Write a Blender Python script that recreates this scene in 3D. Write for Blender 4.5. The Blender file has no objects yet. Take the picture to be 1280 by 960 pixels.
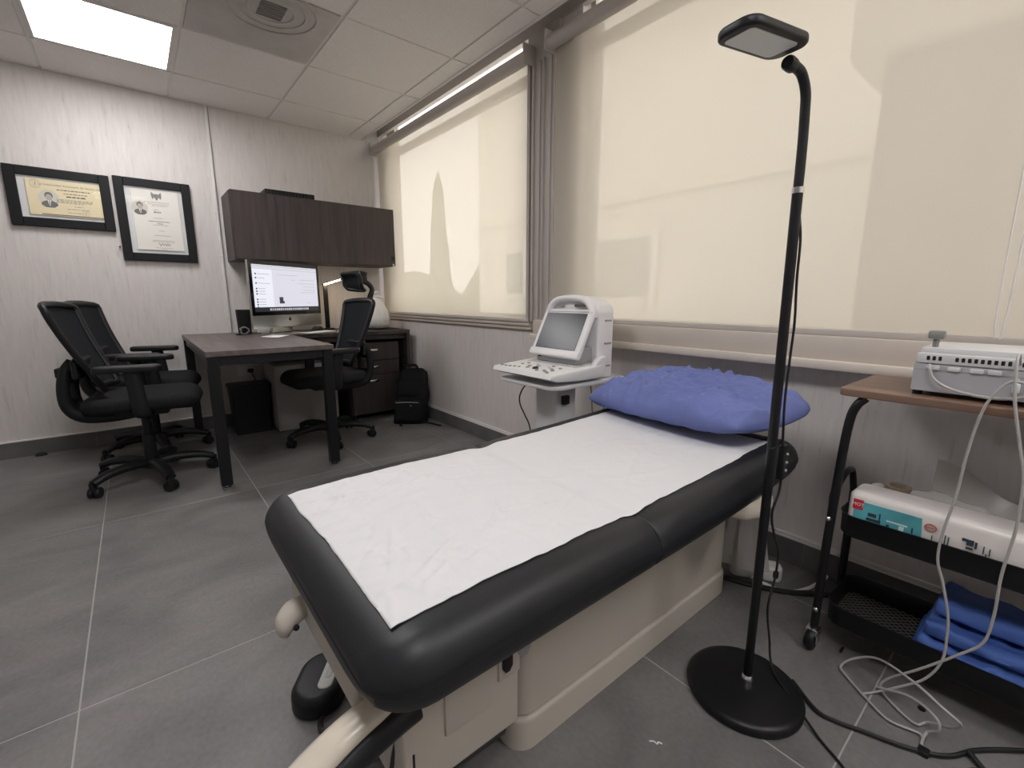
import bpy, bmesh, math, random
from mathutils import Vector, Matrix, noise
random.seed(7)
S = bpy.context.scene
COL = S.collection
PI = math.pi
R = math.radians

# ------------------------------------------------------------------ camera
cam_d = bpy.data.cameras.new('camera')
cam = bpy.data.objects.new('camera', cam_d)
COL.objects.link(cam)
F_PX = 570.0
cam_d.sensor_fit = 'HORIZONTAL'; cam_d.sensor_width = 36.0
cam_d.lens = F_PX / 1280.0 * 36.0
cam_d.clip_start = 0.02; cam_d.clip_end = 200
_y, _p, _r = R(39.31), R(10.66), R(0.09)
fw = Vector((math.sin(_y)*math.cos(_p), math.cos(_y)*math.cos(_p), -math.sin(_p)))
rt = Vector((math.cos(_y), -math.sin(_y), 0)); up = rt.cross(fw)
rt2 = rt*math.cos(_r) + up*math.sin(_r); up2 = -rt*math.sin(_r) + up*math.cos(_r)
m = Matrix((rt2, up2, -fw)).transposed().to_4x4(); m.translation = (0, 0, 1.0)
cam.matrix_world = m
S.camera = cam

# ------------------------------------------------------------------ world, exposure
w = bpy.data.worlds.new('world'); S.world = w; w.use_nodes = True
nt = w.node_tree; bg = nt.nodes['Background']
bg.inputs['Color'].default_value = (0.97, 0.97, 1.0, 1)
bg.inputs['Strength'].default_value = 4.9
S.view_settings.view_transform = 'Standard'
S.view_settings.look = 'None'
S.view_settings.exposure = 0.0
S.view_settings.gamma = 1.0
S.view_settings.use_curve_mapping = False
LED = 17.5            # emission of the ceiling light panels
S.cycles.use_denoising = True
S.cycles.max_bounces = 10
S.cycles.diffuse_bounces = 6
S.cycles.transparent_max_bounces = 12
S.cycles.sample_clamp_indirect = 6.0

# ------------------------------------------------------------------ materials
MATS = {}
def mat(name, col, rough=0.6, metal=0.0, bump=None, var=None, emit=None, spec=0.5, coat=0.0, trans=0.0):
    """bump=(scale, strength, (sx,sy,sz)); var=(scale, amount, (sx,sy,sz)) multiplies the colour"""
    if name in MATS: return MATS[name]
    mt = bpy.data.materials.new(name); mt.use_nodes = True
    n = mt.node_tree.nodes; l = mt.node_tree.links
    b = n['Principled BSDF']
    b.inputs['Base Color'].default_value = (*col, 1)
    b.inputs['Roughness'].default_value = rough
    b.inputs['Metallic'].default_value = metal
    b.inputs['Specular IOR Level'].default_value = spec
    b.inputs['Coat Weight'].default_value = coat
    tc = n.new('ShaderNodeTexCoord')
    def tex(scale, sc, detail=4):
        mp = n.new('ShaderNodeMapping'); mp.inputs['Scale'].default_value = sc
        l.new(tc.outputs['Object'], mp.inputs['Vector'])
        t = n.new('ShaderNodeTexNoise'); t.inputs['Scale'].default_value = scale
        t.inputs['Detail'].default_value = detail
        l.new(mp.outputs['Vector'], t.inputs['Vector'])
        return t
    if bump:
        t = tex(bump[0], bump[2] if len(bump) > 2 else (1, 1, 1))
        bn = n.new('ShaderNodeBump'); bn.inputs['Strength'].default_value = bump[1]
        bn.inputs['Distance'].default_value = bump[3] if len(bump) > 3 else 0.004
        l.new(t.outputs['Fac'], bn.inputs['Height']); l.new(bn.outputs['Normal'], b.inputs['Normal'])
    if var:
        t = tex(var[0], var[2] if len(var) > 2 else (1, 1, 1), 6)
        rp = n.new('ShaderNodeValToRGB')
        a = var[1]
        rp.color_ramp.elements[0].position = 0.3; rp.color_ramp.elements[1].position = 0.7
        rp.color_ramp.elements[0].color = (*[c*(1-a) for c in col], 1)
        rp.color_ramp.elements[1].color = (*[min(1, c*(1+a)) for c in col], 1)
        l.new(t.outputs['Fac'], rp.inputs['Fac']); l.new(rp.outputs['Color'], b.inputs['Base Color'])
    if emit:
        b.inputs['Emission Color'].default_value = (*emit[0], 1)
        b.inputs['Emission Strength'].default_value = emit[1]
    if trans: b.inputs['Transmission Weight'].default_value = trans
    MATS[name] = mt
    return mt

def shade_fabric(name, tcol, dcol, openness):
    mt = bpy.data.materials.new(name); mt.use_nodes = True
    n = mt.node_tree.nodes; l = mt.node_tree.links; n.clear()
    out = n.new('ShaderNodeOutputMaterial')
    tr = n.new('ShaderNodeBsdfTranslucent'); tr.inputs['Color'].default_value = (*tcol, 1)
    df = n.new('ShaderNodeBsdfDiffuse'); df.inputs['Color'].default_value = (*dcol, 1)
    tp = n.new('ShaderNodeBsdfTransparent'); tp.inputs['Color'].default_value = (1, 0.95, 0.84, 1)
    ad = n.new('ShaderNodeAddShader'); mx = n.new('ShaderNodeMixShader')
    l.new(tr.outputs[0], ad.inputs[0]); l.new(df.outputs[0], ad.inputs[1])
    # woven threads: fine procedural variation of how open the weave is
    tc = n.new('ShaderNodeTexCoord'); mp = n.new('ShaderNodeMapping'); mp.inputs['Scale'].default_value = (1, 1, 8)
    nz = n.new('ShaderNodeTexNoise'); nz.inputs['Scale'].default_value = 60; nz.inputs['Detail'].default_value = 3
    mr = n.new('ShaderNodeMapRange'); mr.inputs['To Min'].default_value = openness*0.8; mr.inputs['To Max'].default_value = openness*1.2
    l.new(tc.outputs['Object'], mp.inputs['Vector']); l.new(mp.outputs['Vector'], nz.inputs['Vector'])
    l.new(nz.outputs['Fac'], mr.inputs['Value']); l.new(mr.outputs['Result'], mx.inputs['Fac'])
    l.new(ad.outputs[0], mx.inputs[1]); l.new(tp.outputs[0], mx.inputs[2])
    l.new(mx.outputs[0], out.inputs['Surface'])
    return mt

def thin_film(name, alpha, col=(0.9, 0.9, 0.9), rough=0.15):
    """clear pane or clear plastic film: mostly see-through with a gloss"""
    mt = bpy.data.materials.new(name); mt.use_nodes = True
    n = mt.node_tree.nodes; l = mt.node_tree.links; n.clear()
    out = n.new('ShaderNodeOutputMaterial'); mx = n.new('ShaderNodeMixShader')
    tp = n.new('ShaderNodeBsdfTransparent'); pr = n.new('ShaderNodeBsdfPrincipled')
    pr.inputs['Base Color'].default_value = (*col, 1); pr.inputs['Roughness'].default_value = rough
    mx.inputs['Fac'].default_value = alpha
    l.new(tp.outputs[0], mx.inputs[1]); l.new(pr.outputs[0], mx.inputs[2]); l.new(mx.outputs[0], out.inputs['Surface'])
    return mt

def wood(name, c1, c2, scale=6, axis='z', rough=0.45):
    mt = bpy.data.materials.new(name); mt.use_nodes = True
    n = mt.node_tree.nodes; l = mt.node_tree.links; b = n['Principled BSDF']
    tc = n.new('ShaderNodeTexCoord'); mp = n.new('ShaderNodeMapping')
    sc = {'x': (0.06, 1, 1), 'y': (1, 0.06, 1), 'z': (1, 1, 0.06)}[axis]
    mp.inputs['Scale'].default_value = sc
    nz = n.new('ShaderNodeTexNoise'); nz.inputs['Scale'].default_value = scale*6; nz.inputs['Detail'].default_value = 8
    nz.inputs['Distortion'].default_value = 0.6
    rp = n.new('ShaderNodeValToRGB'); rp.color_ramp.elements[0].position = 0.32; rp.color_ramp.elements[1].position = 0.68
    rp.color_ramp.elements[0].color = (*c1, 1); rp.color_ramp.elements[1].color = (*c2, 1)
    l.new(tc.outputs['Object'], mp.inputs['Vector']); l.new(mp.outputs['Vector'], nz.inputs['Vector'])
    l.new(nz.outputs['Fac'], rp.inputs['Fac']); l.new(rp.outputs['Color'], b.inputs['Base Color'])
    b.inputs['Roughness'].default_value = rough
    return mt

def wallpaper():
    mt = bpy.data.materials.new('wallpaper'); mt.use_nodes = True
    n = mt.node_tree.nodes; l = mt.node_tree.links; b = n['Principled BSDF']
    tc = n.new('ShaderNodeTexCoord')
    def nz(scale, sc, det, dist=0.0):
        mp = n.new('ShaderNodeMapping'); mp.inputs['Scale'].default_value = sc
        l.new(tc.outputs['Object'], mp.inputs['Vector'])
        t = n.new('ShaderNodeTexNoise'); t.inputs['Scale'].default_value = scale; t.inputs['Detail'].default_value = det
        t.inputs['Distortion'].default_value = dist
        l.new(mp.outputs['Vector'], t.inputs['Vector']); return t
    st = nz(64, (1, 1, 0.12), 4, 0.5)          # vertical fibres
    cl = nz(1.6, (1, 1, 0.6), 3)               # broad paper tone
    rp = n.new('ShaderNodeValToRGB')
    e = rp.color_ramp.elements
    e[0].position = 0.25; e[0].color = (0.55, 0.515, 0.505, 1)
    e[1].position = 0.37; e[1].color = (0.645, 0.61, 0.597, 1)
    e2 = rp.color_ramp.elements.new(0.75); e2.color = (0.70, 0.665, 0.65, 1)
    l.new(st.outputs['Fac'], rp.inputs['Fac'])
    mix = n.new('ShaderNodeMixRGB'); mix.blend_type = 'MULTIPLY'; mix.inputs['Fac'].default_value = 0.22
    r2 = n.new('ShaderNodeValToRGB'); r2.color_ramp.elements[0].color = (0.75, 0.74, 0.74, 1)
    l.new(cl.outputs['Fac'], r2.inputs['Fac'])
    l.new(rp.outputs['Color'], mix.inputs['Color1']); l.new(r2.outputs['Color'], mix.inputs['Color2'])
    l.new(mix.outputs['Color'], b.inputs['Base Color'])
    bn = n.new('ShaderNodeBump'); bn.inputs['Strength'].default_value = 0.35; bn.inputs['Distance'].default_value = 0.003
    l.new(st.outputs['Fac'], bn.inputs['Height']); l.new(bn.outputs['Normal'], b.inputs['Normal'])
    b.inputs['Roughness'].default_value = 0.62; b.inputs['Specular IOR Level'].default_value = 0.35
    return mt

def stone_tile():
    mt = bpy.data.materials.new('stone_tile'); mt.use_nodes = True
    n = mt.node_tree.nodes; l = mt.node_tree.links; b = n['Principled BSDF']
    geo = n.new('ShaderNodeNewGeometry'); oi = n.new('ShaderNodeObjectInfo')
    def nz(scale, sc, det, dist=0.0):
        mp = n.new('ShaderNodeMapping'); mp.inputs['Scale'].default_value = sc
        l.new(geo.outputs['Position'], mp.inputs['Vector'])
        t = n.new('ShaderNodeTexNoise'); t.inputs['Scale'].default_value = scale; t.inputs['Detail'].default_value = det
        t.inputs['Distortion'].default_value = dist
        l.new(mp.outputs['Vector'], t.inputs['Vector']); return t
    a = nz(3.0, (1, 1.6, 1), 8, 0.8); c = nz(90, (1, 0.7, 1), 3)
    ad = n.new('ShaderNodeMath'); ad.operation = 'MULTIPLY_ADD'; ad.inputs[1].default_value = 0.45
    l.new(c.outputs['Fac'], ad.inputs[0]); l.new(a.outputs['Fac'], ad.inputs[2])
    ad2 = n.new('ShaderNodeMath'); ad2.operation = 'MULTIPLY_ADD'; ad2.inputs[1].default_value = 0.10
    l.new(oi.outputs['Random'], ad2.inputs[0]); l.new(ad.outputs[0], ad2.inputs[2])
    rp = n.new('ShaderNodeValToRGB'); e = rp.color_ramp.elements
    e[0].position = 0.40; e[0].color = (0.098, 0.095, 0.096, 1)
    e[1].position = 1.0; e[1].color = (0.205, 0.197, 0.197, 1)
    l.new(ad2.outputs[0], rp.inputs['Fac']); l.new(rp.outputs['Color'], b.inputs['Base Color'])
    bn = n.new('ShaderNodeBump'); bn.inputs['Strength'].default_value = 0.25; bn.inputs['Distance'].default_value = 0.002
    l.new(ad.outputs[0], bn.inputs['Height']); l.new(bn.outputs['Normal'], b.inputs['Normal'])
    b.inputs['Roughness'].default_value = 0.48
    return mt

M_wall = wallpaper()
M_tile = stone_tile()
M_grout = mat('grout', (0.36, 0.35, 0.345), 0.9)
M_ceil = mat('ceiling_tile', (0.84, 0.81, 0.80), 0.95, bump=(160, 0.25), var=(120, 0.05))
M_bar = mat('ceiling_bar', (0.78, 0.755, 0.745), 0.5)
M_plain = mat('plain_wall', (0.62, 0.60, 0.58), 0.9)
M_base = mat('baseboard_tile', (0.125, 0.122, 0.122), 0.5, bump=(40, 0.2), var=(9, 0.15))
M_trimw = mat('white_plastic_trim', (0.72, 0.70, 0.68), 0.45)
M_ledge = mat('ledge_paint', (0.58, 0.52, 0.46), 0.5, var=(4, 0.04))
M_post = mat('post_paint', (0.47, 0.43, 0.40), 0.5)
M_alu = mat('window_aluminium', (0.50, 0.46, 0.40), 0.4, 0.2)
M_fabric = shade_fabric('shade_fabric', (0.215, 0.196, 0.165), (0.42, 0.39, 0.34), 0.075)
M_tube = mat('roller_tube', (0.50, 0.46, 0.43), 0.35)
M_glass = thin_film('window_glass', 0.06, (0.8, 0.85, 0.85), 0.02)
M_black = mat('black_plastic', (0.009, 0.009, 0.011), 0.45, bump=(220, 0.1), spec=0.35)
M_blackm = mat('black_metal', (0.008, 0.008, 0.010), 0.40, 0.1, spec=0.4)
M_blackf = mat('black_fabric', (0.010, 0.010, 0.012), 0.85, bump=(300, 0.35), var=(60, 0.3), spec=0.25)
M_meshf = mat('mesh_fabric', (0.010, 0.012, 0.015), 0.8, bump=(500, 0.5), spec=0.25)
M_vinyl = mat('black_vinyl', (0.012, 0.013, 0.016), 0.46, bump=(260, 0.10, (1, 1, 1), 0.002), spec=0.42)
M_cream = mat('cream_enamel', (0.56, 0.52, 0.455), 0.42, var=(3, 0.04))
M_creamg = mat('cream_gloss', (0.70, 0.64, 0.54), 0.22)
M_dark = mat('dark_slot', (0.006, 0.006, 0.006), 0.7)
M_greyp = mat('grey_plastic', (0.33, 0.33, 0.34), 0.45)
M_lgrey = mat('light_grey_plastic', (0.68, 0.68, 0.70), 0.4)
M_white = mat('white_plastic', (0.80, 0.80, 0.80), 0.35)
M_paper = mat('table_paper', (0.645, 0.645, 0.665), 0.8, bump=(22, 0.35, (1, 1.6, 1), 0.006))
M_sheet = mat('white_paper', (0.88, 0.88, 0.86), 0.8)
M_blue = mat('blue_cloth', (0.13, 0.165, 0.40), 0.78, bump=(24, 0.45, (1, 1, 1), 0.008), var=(5, 0.10))
M_bluedrape = mat('blue_drape', (0.06, 0.13, 0.42), 0.7, bump=(60, 0.25))
M_chrome = mat('chrome', (0.75, 0.75, 0.76), 0.15, 1.0)
M_silver = mat('silver', (0.62, 0.62, 0.60), 0.32, 0.85)
M_desk = wood('dark_desk_wood', (0.085, 0.069, 0.066), (0.150, 0.124, 0.117), 5, 'y', 0.42)
M_cab = wood('dark_cabinet_wood', (0.030, 0.023, 0.023), (0.060, 0.046, 0.045), 6, 'z', 0.5)
M_shelfw = wood('brown_shelf_wood', (0.13, 0.075, 0.052), (0.23, 0.145, 0.105), 5, 'y', 0.4)
M_led = mat('led_diffuser', (1, 1, 1), 0.6, emit=((1.0, 0.972, 0.965), LED))
M_cable = mat('white_cable', (0.42, 0.41, 0.40), 0.45)
M_bcable = mat('black_cable', (0.010, 0.010, 0.011), 0.5)
M_bagw = mat('white_bag', (0.70, 0.68, 0.66), 0.55, bump=(30, 0.5, (1, 1, 0.25), 0.004))
M_clear = thin_film('clear_film', 0.38, (0.75, 0.73, 0.70), 0.18)

# ------------------------------------------------------------------ mesh builder
class MB:
    def __init__(s): s.v = []; s.f = []
    def mark(s): return len(s.v)
    def xf(s, i0, M):
        for i in range(i0, len(s.v)): s.v[i] = tuple(M @ Vector(s.v[i]))
        return s
    def add(s, vs, fs):
        o = len(s.v); s.v += [tuple(v) for v in vs]; s.f += [tuple(o+i for i in f) for f in fs]; return s
    def box(s, x0, x1, y0, y1, z0, z1):
        x0, x1 = sorted((x0, x1)); y0, y1 = sorted((y0, y1)); z0, z1 = sorted((z0, z1))
        return s.add([(x0,y0,z0),(x1,y0,z0),(x1,y1,z0),(x0,y1,z0),(x0,y0,z1),(x1,y0,z1),(x1,y1,z1),(x0,y1,z1)],
                     [(0,3,2,1),(4,5,6,7),(0,1,5,4),(1,2,6,5),(2,3,7,6),(3,0,4,7)])
    def bm_add(s, bm):
        bm.verts.index_update()
        s.add([v.co[:] for v in bm.verts], [[v.index for v in f.verts] for f in bm.faces]); bm.free(); return s
    def bbox(s, x0, x1, y0, y1, z0, z1, b=0.004, seg=2):
        bm = bmesh.new(); bmesh.ops.create_cube(bm, size=1)
        for v in bm.verts:
            v.co = Vector(((x0+x1)/2 + v.co.x*(x1-x0), (y0+y1)/2 + v.co.y*(y1-y0), (z0+z1)/2 + v.co.z*(z1-z0)))
        b = min(b, abs(x1-x0)*.49, abs(y1-y0)*.49, abs(z1-z0)*.49)
        bmesh.ops.bevel(bm, geom=list(bm.edges), offset=b, segments=seg, affect='EDGES', profile=0.5)
        return s.bm_add(bm)
    def prism(s, poly, axis, a0, a1, b=0.0, seg=2):
        """poly in the two other axes, order (x,y)->z, (x,z)->y, (y,z)->x"""
        def P(p, a): return {'z': (p[0], p[1], a), 'y': (p[0], a, p[1]), 'x': (a, p[0], p[1])}[axis]
        n = len(poly); bm = bmesh.new()
        A = [bm.verts.new(P(p, a0)) for p in poly]; B = [bm.verts.new(P(p, a1)) for p in poly]
        bm.faces.new(A); bm.faces.new(B[::-1])
        for i in range(n): bm.faces.new((A[i], B[i], B[(i+1) % n], A[(i+1) % n]))
        bmesh.ops.recalc_face_normals(bm, faces=list(bm.faces))
        if b:
            ed = [e for e in bm.edges if (e.verts[0] in A) == (e.verts[1] in A)]
            bmesh.ops.bevel(bm, geom=ed, offset=b, segments=seg, affect='EDGES', profile=0.5)
        return s.bm_add(bm)
    def loft(s, rings, cap0=True, cap1=True, close=True):
        n = len(rings[0]); o = len(s.v)
        for r in rings: s.v += [tuple(p) for p in r]
        for k in range(len(rings)-1):
            for i in range(n if close else n-1):
                j = (i+1) % n; a = o+k*n
                s.f.append((a+i, a+j, a+n+j, a+n+i))
        if cap0: s.f.append(tuple(o+i for i in range(n))[::-1])
        if cap1: s.f.append(tuple(o+(len(rings)-1)*n+i for i in range(n)))
        return s
    def rb(s, cx, cy, z0, z1, hx, hy, rc, rt=0.01, rbt=0.0, n=6, seg=5, ez=None, taper=0.0, ezb=None):
        """rounded slab: rounded-rectangle plan (corner rc), softened top (inset rt, drop ez) and bottom"""
        def ring(d, z):
            r = max(rc-d, 0.0015); ax, ay = hx-d-r, hy-d-r
            pts = []
            for q, (sx, sy) in enumerate(((1,1),(-1,1),(-1,-1),(1,-1))):
                for k in range(n+1):
                    a = (q + k/n)*PI/2
                    pts.append((cx+sx*max(ax, 0)+r*math.cos(a), cy+sy*max(ay, 0)+r*math.sin(a), z))
            return pts
        ez = rt if ez is None else ez; ezb = rbt if ezb is None else ezb
        rings = []
        if rbt > 0:
            for k in range(seg+1):
                a = k/seg*PI/2
                rings.append(ring(rbt*(1-math.sin(a))+taper, z0+ezb*(1-math.cos(a))))
        else: rings.append(ring(taper, z0))
        if rt > 0:
            for k in range(seg+1):
                a = k/seg*PI/2
                rings.append(ring(rt*(1-math.cos(a)), z1-ez+ez*math.sin(a)))
        else: rings.append(ring(0, z1))
        return s.loft(rings)
    def tube(s, pts, r, n=8, smooth=0, caps=True, flat=None):
        """sweep a circle (or flat=(a,b) ellipse) along pts; smooth = catmull-rom steps"""
        P = [Vector(p) for p in pts]
        rs = list(r) if isinstance(r, (list, tuple)) else [r]*len(P)
        if smooth and len(P) > 2:
            Q = []; rq = []
            E = [2*P[0]-P[1]] + P + [2*P[-1]-P[-2]]
            for i in range(len(P)-1):
                a, b, c, d = E[i:i+4]
                for k in range(smooth):
                    t = k/smooth
                    Q.append(0.5*((2*b)+(c-a)*t+(2*a-5*b+4*c-d)*t*t+(3*b-a-3*c+d)*t**3)); rq.append(rs[i]*(1-t)+rs[i+1]*t)
            Q.append(P[-1]); rq.append(rs[-1]); P, rs = Q, rq
        rings = []; prev = None
        for i, p in enumerate(P):
            t = (P[min(i+1, len(P)-1)] - P[max(i-1, 0)])
            t = t.normalized() if t.length > 1e-9 else Vector((0, 0, 1))
            if prev is None:
                a = Vector((0, 0, 1)) if abs(t.z) < 0.9 else Vector((0, 1, 0))
                u = (a - t*a.dot(t)).normalized()
            else:
                u = prev - t*prev.dot(t); u = u.normalized() if u.length > 1e-6 else prev
            prev = u; v = t.cross(u)
            fa, fb = flat if flat else (1, 1)
            rings.append([p + (u*math.cos(k*2*PI/n)*fa + v*math.sin(k*2*PI/n)*fb)*rs[i] for k in range(n)])
        return s.loft(rings, caps, caps)
    def lathe(s, prof, c=(0, 0, 0), n=20, caps=True):
        rings = [[(c[0]+r*math.cos(k*2*PI/n), c[1]+r*math.sin(k*2*PI/n), c[2]+z) for k in range(n)] for r, z in prof]
        return s.loft(rings, caps, caps)
    def disc_x(s, c, r, t, n=14, axis='y'):
        """a wheel: short cylinder with softened rim, along axis"""
        i0 = s.mark(); s.lathe([(r*.6, -t/2), (r*.92, -t/2), (r, -t*.3), (r, t*.3), (r*.92, t/2), (r*.6, t/2)], (0, 0, 0), n)
        rot = {'y': Matrix.Rotation(PI/2, 4, 'X'), 'x': Matrix.Rotation(PI/2, 4, 'Y'), 'z': Matrix.Identity(4)}[axis]
        return s.xf(i0, Matrix.Translation(c) @ rot)
    def ball(s, c, r, n=12, m=8, sc=(1, 1, 1)):
        rings = []
        for k in range(1, m):
            a = PI*k/m
            rings.append([(c[0]+sc[0]*r*math.sin(a)*math.cos(j*2*PI/n), c[1]+sc[1]*r*math.sin(a)*math.sin(j*2*PI/n), c[2]-sc[2]*r*math.cos(a)) for j in range(n)])
        return s.loft(rings)
    def surf(s, fn, nu, nv):
        """open grid surface"""
        vs = [fn(i/nu, j/nv) for i in range(nu+1) for j in range(nv+1)]
        fs = [(i*(nv+1)+j, (i+1)*(nv+1)+j, (i+1)*(nv+1)+j+1, i*(nv+1)+j+1) for i in range(nu) for j in range(nv)]
        return s.add(vs, fs)
    def shell(s, fn, nu, nv, off):
        """grid surface with thickness: off is a Vector offset of the back side"""
        o = Vector(off)
        A = [[Vector(fn(i/nu, j/nv)) for j in range(nv+1)] for i in range(nu+1)]
        i0 = len(s.v); W = nv+1
        for row in A: s.v += [tuple(p) for p in row]
        i1 = len(s.v)
        for row in A: s.v += [tuple(p+o) for p in row]
        for i in range(nu):
            for j in range(nv):
                a = i*W+j
                s.f.append((i0+a, i0+a+W, i0+a+W+1, i0+a+1)); s.f.append((i1+a, i1+a+1, i1+a+W+1, i1+a+W))
        edge = [(i, 0) for i in range(nu+1)] + [(nu, j) for j in range(1, nv+1)] + [(i, nv) for i in range(nu-1, -1, -1)] + [(0, j) for j in range(nv-1, 0, -1)]
        for k in range(len(edge)):
            a = edge[k]; b = edge[(k+1) % len(edge)]
            s.f.append((i0+a[0]*W+a[1], i1+a[0]*W+a[1], i1+b[0]*W+b[1], i0+b[0]*W+b[1]))
        return s
    def build(s, name, material, parent=None, smooth=35):
        me = bpy.data.meshes.new(name)
        o = ORG.get(parent, Vector((0, 0, 0)))
        me.from_pydata([(v[0]-o.x, v[1]-o.y, v[2]-o.z) for v in s.v], [], s.f)
        bm = bmesh.new(); bm.from_mesh(me); bmesh.ops.recalc_face_normals(bm, faces=list(bm.faces)); bm.to_mesh(me); bm.free()
        if smooth:
            me.polygons.foreach_set('use_smooth', [True]*len(me.polygons))
            me.set_sharp_from_angle(angle=R(smooth))
        me.materials.append(material)
        ob = bpy.data.objects.new(name, me); COL.objects.link(ob)
        ob.parent = parent; ORG[ob] = o.copy()
        return ob
ORG = {}

def thing(name, label, cat, loc=(0, 0, 0), group=None):
    o = bpy.data.objects.new(name, None); COL.objects.link(o)
    o.empty_display_size = 0.05; o.location = loc; ORG[o] = Vector(loc)
    return tag(o, label, cat, group)
def tag(o, label=None, cat=None, group=None, kind=None):
    if label: o['label'] = label
    if cat: o['category'] = cat
    if group: o['group'] = group
    if kind: o['kind'] = kind
    return o
def struct(o, label=None):
    o['kind'] = 'structure'
    if label: o['label'] = label
    return o
def rebase(o):
    """move a single-mesh thing's origin to the centre of its base"""
    me = o.data; xs = [v.co for v in me.vertices]
    c = Vector(((min(v.x for v in xs)+max(v.x for v in xs))/2, (min(v.y for v in xs)+max(v.y for v in xs))/2, min(v.z for v in xs)))
    me.transform(Matrix.Translation(-c)); o.location = c
    return o
def copy_tree(o, parent=None):
    c = o.copy(); COL.objects.link(c); c.parent = parent
    for ch in list(o.children): copy_tree(ch, c)
    return c
def share(o, parent, loc=(0, 0, 0), rz=0):
    c = o.copy(); COL.objects.link(c); c.parent = parent; c.location = loc; c.rotation_euler = (0, 0, rz); return c
def txt(body, size, material, parent, loc, rot, name='lettering', align='CENTER', extrude=0.0002):
    cu = bpy.data.curves.new(name, 'FONT'); cu.body = body; cu.size = size; cu.extrude = extrude
    cu.align_x = align; cu.align_y = 'CENTER'; cu.resolution_u = 3
    t = bpy.data.objects.new(name+'_curve', cu)
    dg = bpy.context.evaluated_depsgraph_get()
    COL.objects.link(t); dg.update()
    me = bpy.data.meshes.new_from_object(t.evaluated_get(dg)); me.name = name
    bpy.data.objects.remove(t); bpy.data.curves.remove(cu)
    me.materials.clear(); me.materials.append(material)
    ob = bpy.data.objects.new(name, me); COL.objects.link(ob)
    ob.parent = parent; o = ORG.get(parent, Vector())
    ob.location = Vector(loc) - o; ob.rotation_euler = rot
    return ob

# ------------------------------------------------------------------ room shell
XL, XR, YF, YB, HC = -2.1, 1.85, -1.7, 4.135, 2.345
fl = struct(MB().box(XL-.2, XR+.2, YF-.2, YB+.2, -0.10, -0.0008).build('floor', M_grout, smooth=0), 'dark grey stone tile floor with pale grout lines')
TX, TY, TX0, TY0 = 0.614, 1.222, 0.395, 2.635
tp = None
i0 = math.floor((XL-TX0)/TX); i1 = math.ceil((XR-TX0)/TX)
j0 = math.floor((YF-TY0)/TY); j1 = math.ceil((YB-TY0)/TY)
for i in range(i0, i1):
    for j in range(j0, j1):
        xa, xb = max(TX0+i*TX, XL), min(TX0+(i+1)*TX, XR); ya, yb = max(TY0+j*TY, YF), min(TY0+(j+1)*TY, YB)
        if xb-xa < .02 or yb-ya < .02: continue
        g = 0.0016
        MB().bbox(xa+g, xb-g, ya+g, yb-g, -0.010, 0.0, 0.0012, 1).build('floor_tile', M_tile, fl, smooth=0)

struct(MB().box(XL-.2, XR+.2, YB, YB+.15, 0, 2.9).build('wall_back', M_wall, smooth=0), 'textured off-white wallpapered wall behind the desk')
struct(MB().box(XL-.15, XL, YF, YB, 0, 2.9).build('wall_left', M_plain, smooth=0), 'plain pale wall')
struct(MB().box(XL-.15, XR+.2, YF-.15, YF, 0, 2.9).build('wall_front', M_plain, smooth=0), 'plain pale wall')
# window wall with two openings
WT, WH = 0.16, 2.49
L0, L1 = 2.10, 4.128      # left opening
Rr0, Rr1 = -1.45, 1.72    # right opening
wr = struct(MB().box(XR, XR+WT, YF, YB, 0, 0.85).box(XR, XR+WT, YF, YB, WH, 2.9).box(XR, XR+WT, Rr1, L0, .85, WH)
    .box(XR, XR+WT, L1, YB, .85, WH).box(XR, XR+WT, YF, Rr0, .85, WH).build('wall_right', M_wall, smooth=0), 'textured pale wallpapered wall under the windows')
# baseboards as rows of tiles with a white bead on top
for nm, along in (('baseboard_back', 'x'), ('baseboard_right', 'y')):
    if along == 'x': bb = MB().box(XL, XR, YB-.010, YB, 0, .098).build(nm, M_grout, smooth=0)
    else: bb = MB().box(XR-.010, XR, YF, YB-.012, 0, .098).build(nm, M_grout, smooth=0)
    struct(bb, 'dark grey tile baseboard')
    if along == 'x':
        a = XL
        while a < XR-.02:
            b = min(a+.6, XR-.014); MB().bbox(a+.001, b-.001, YB-.014, YB-.002, 0.001, .098, .001, 1).build('baseboard_tile', M_base, bb, smooth=0); a += .6
        MB().bbox(XL, XR-.012, YB-.017, YB, .098, .109, .003, 2).build('bead', M_trimw, bb)
    else:
        a = YB-.016
        while a > YF+.02:
            b = max(a-.6, YF); MB().bbox(XR-.014, XR-.002, b+.001, a-.001, 0.001, .098, .001, 1).build('baseboard_tile', M_base, bb, smooth=0); a -= .6
        MB().bbox(XR-.017, XR, YF, YB-.018, .098, .106, .003, 2).build('bead', M_trimw, bb)
        MB().bbox(XR-.013, XR, YF, YB-.018, .1065, .118, .003, 2).build('bead', M_trimw, bb)

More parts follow.
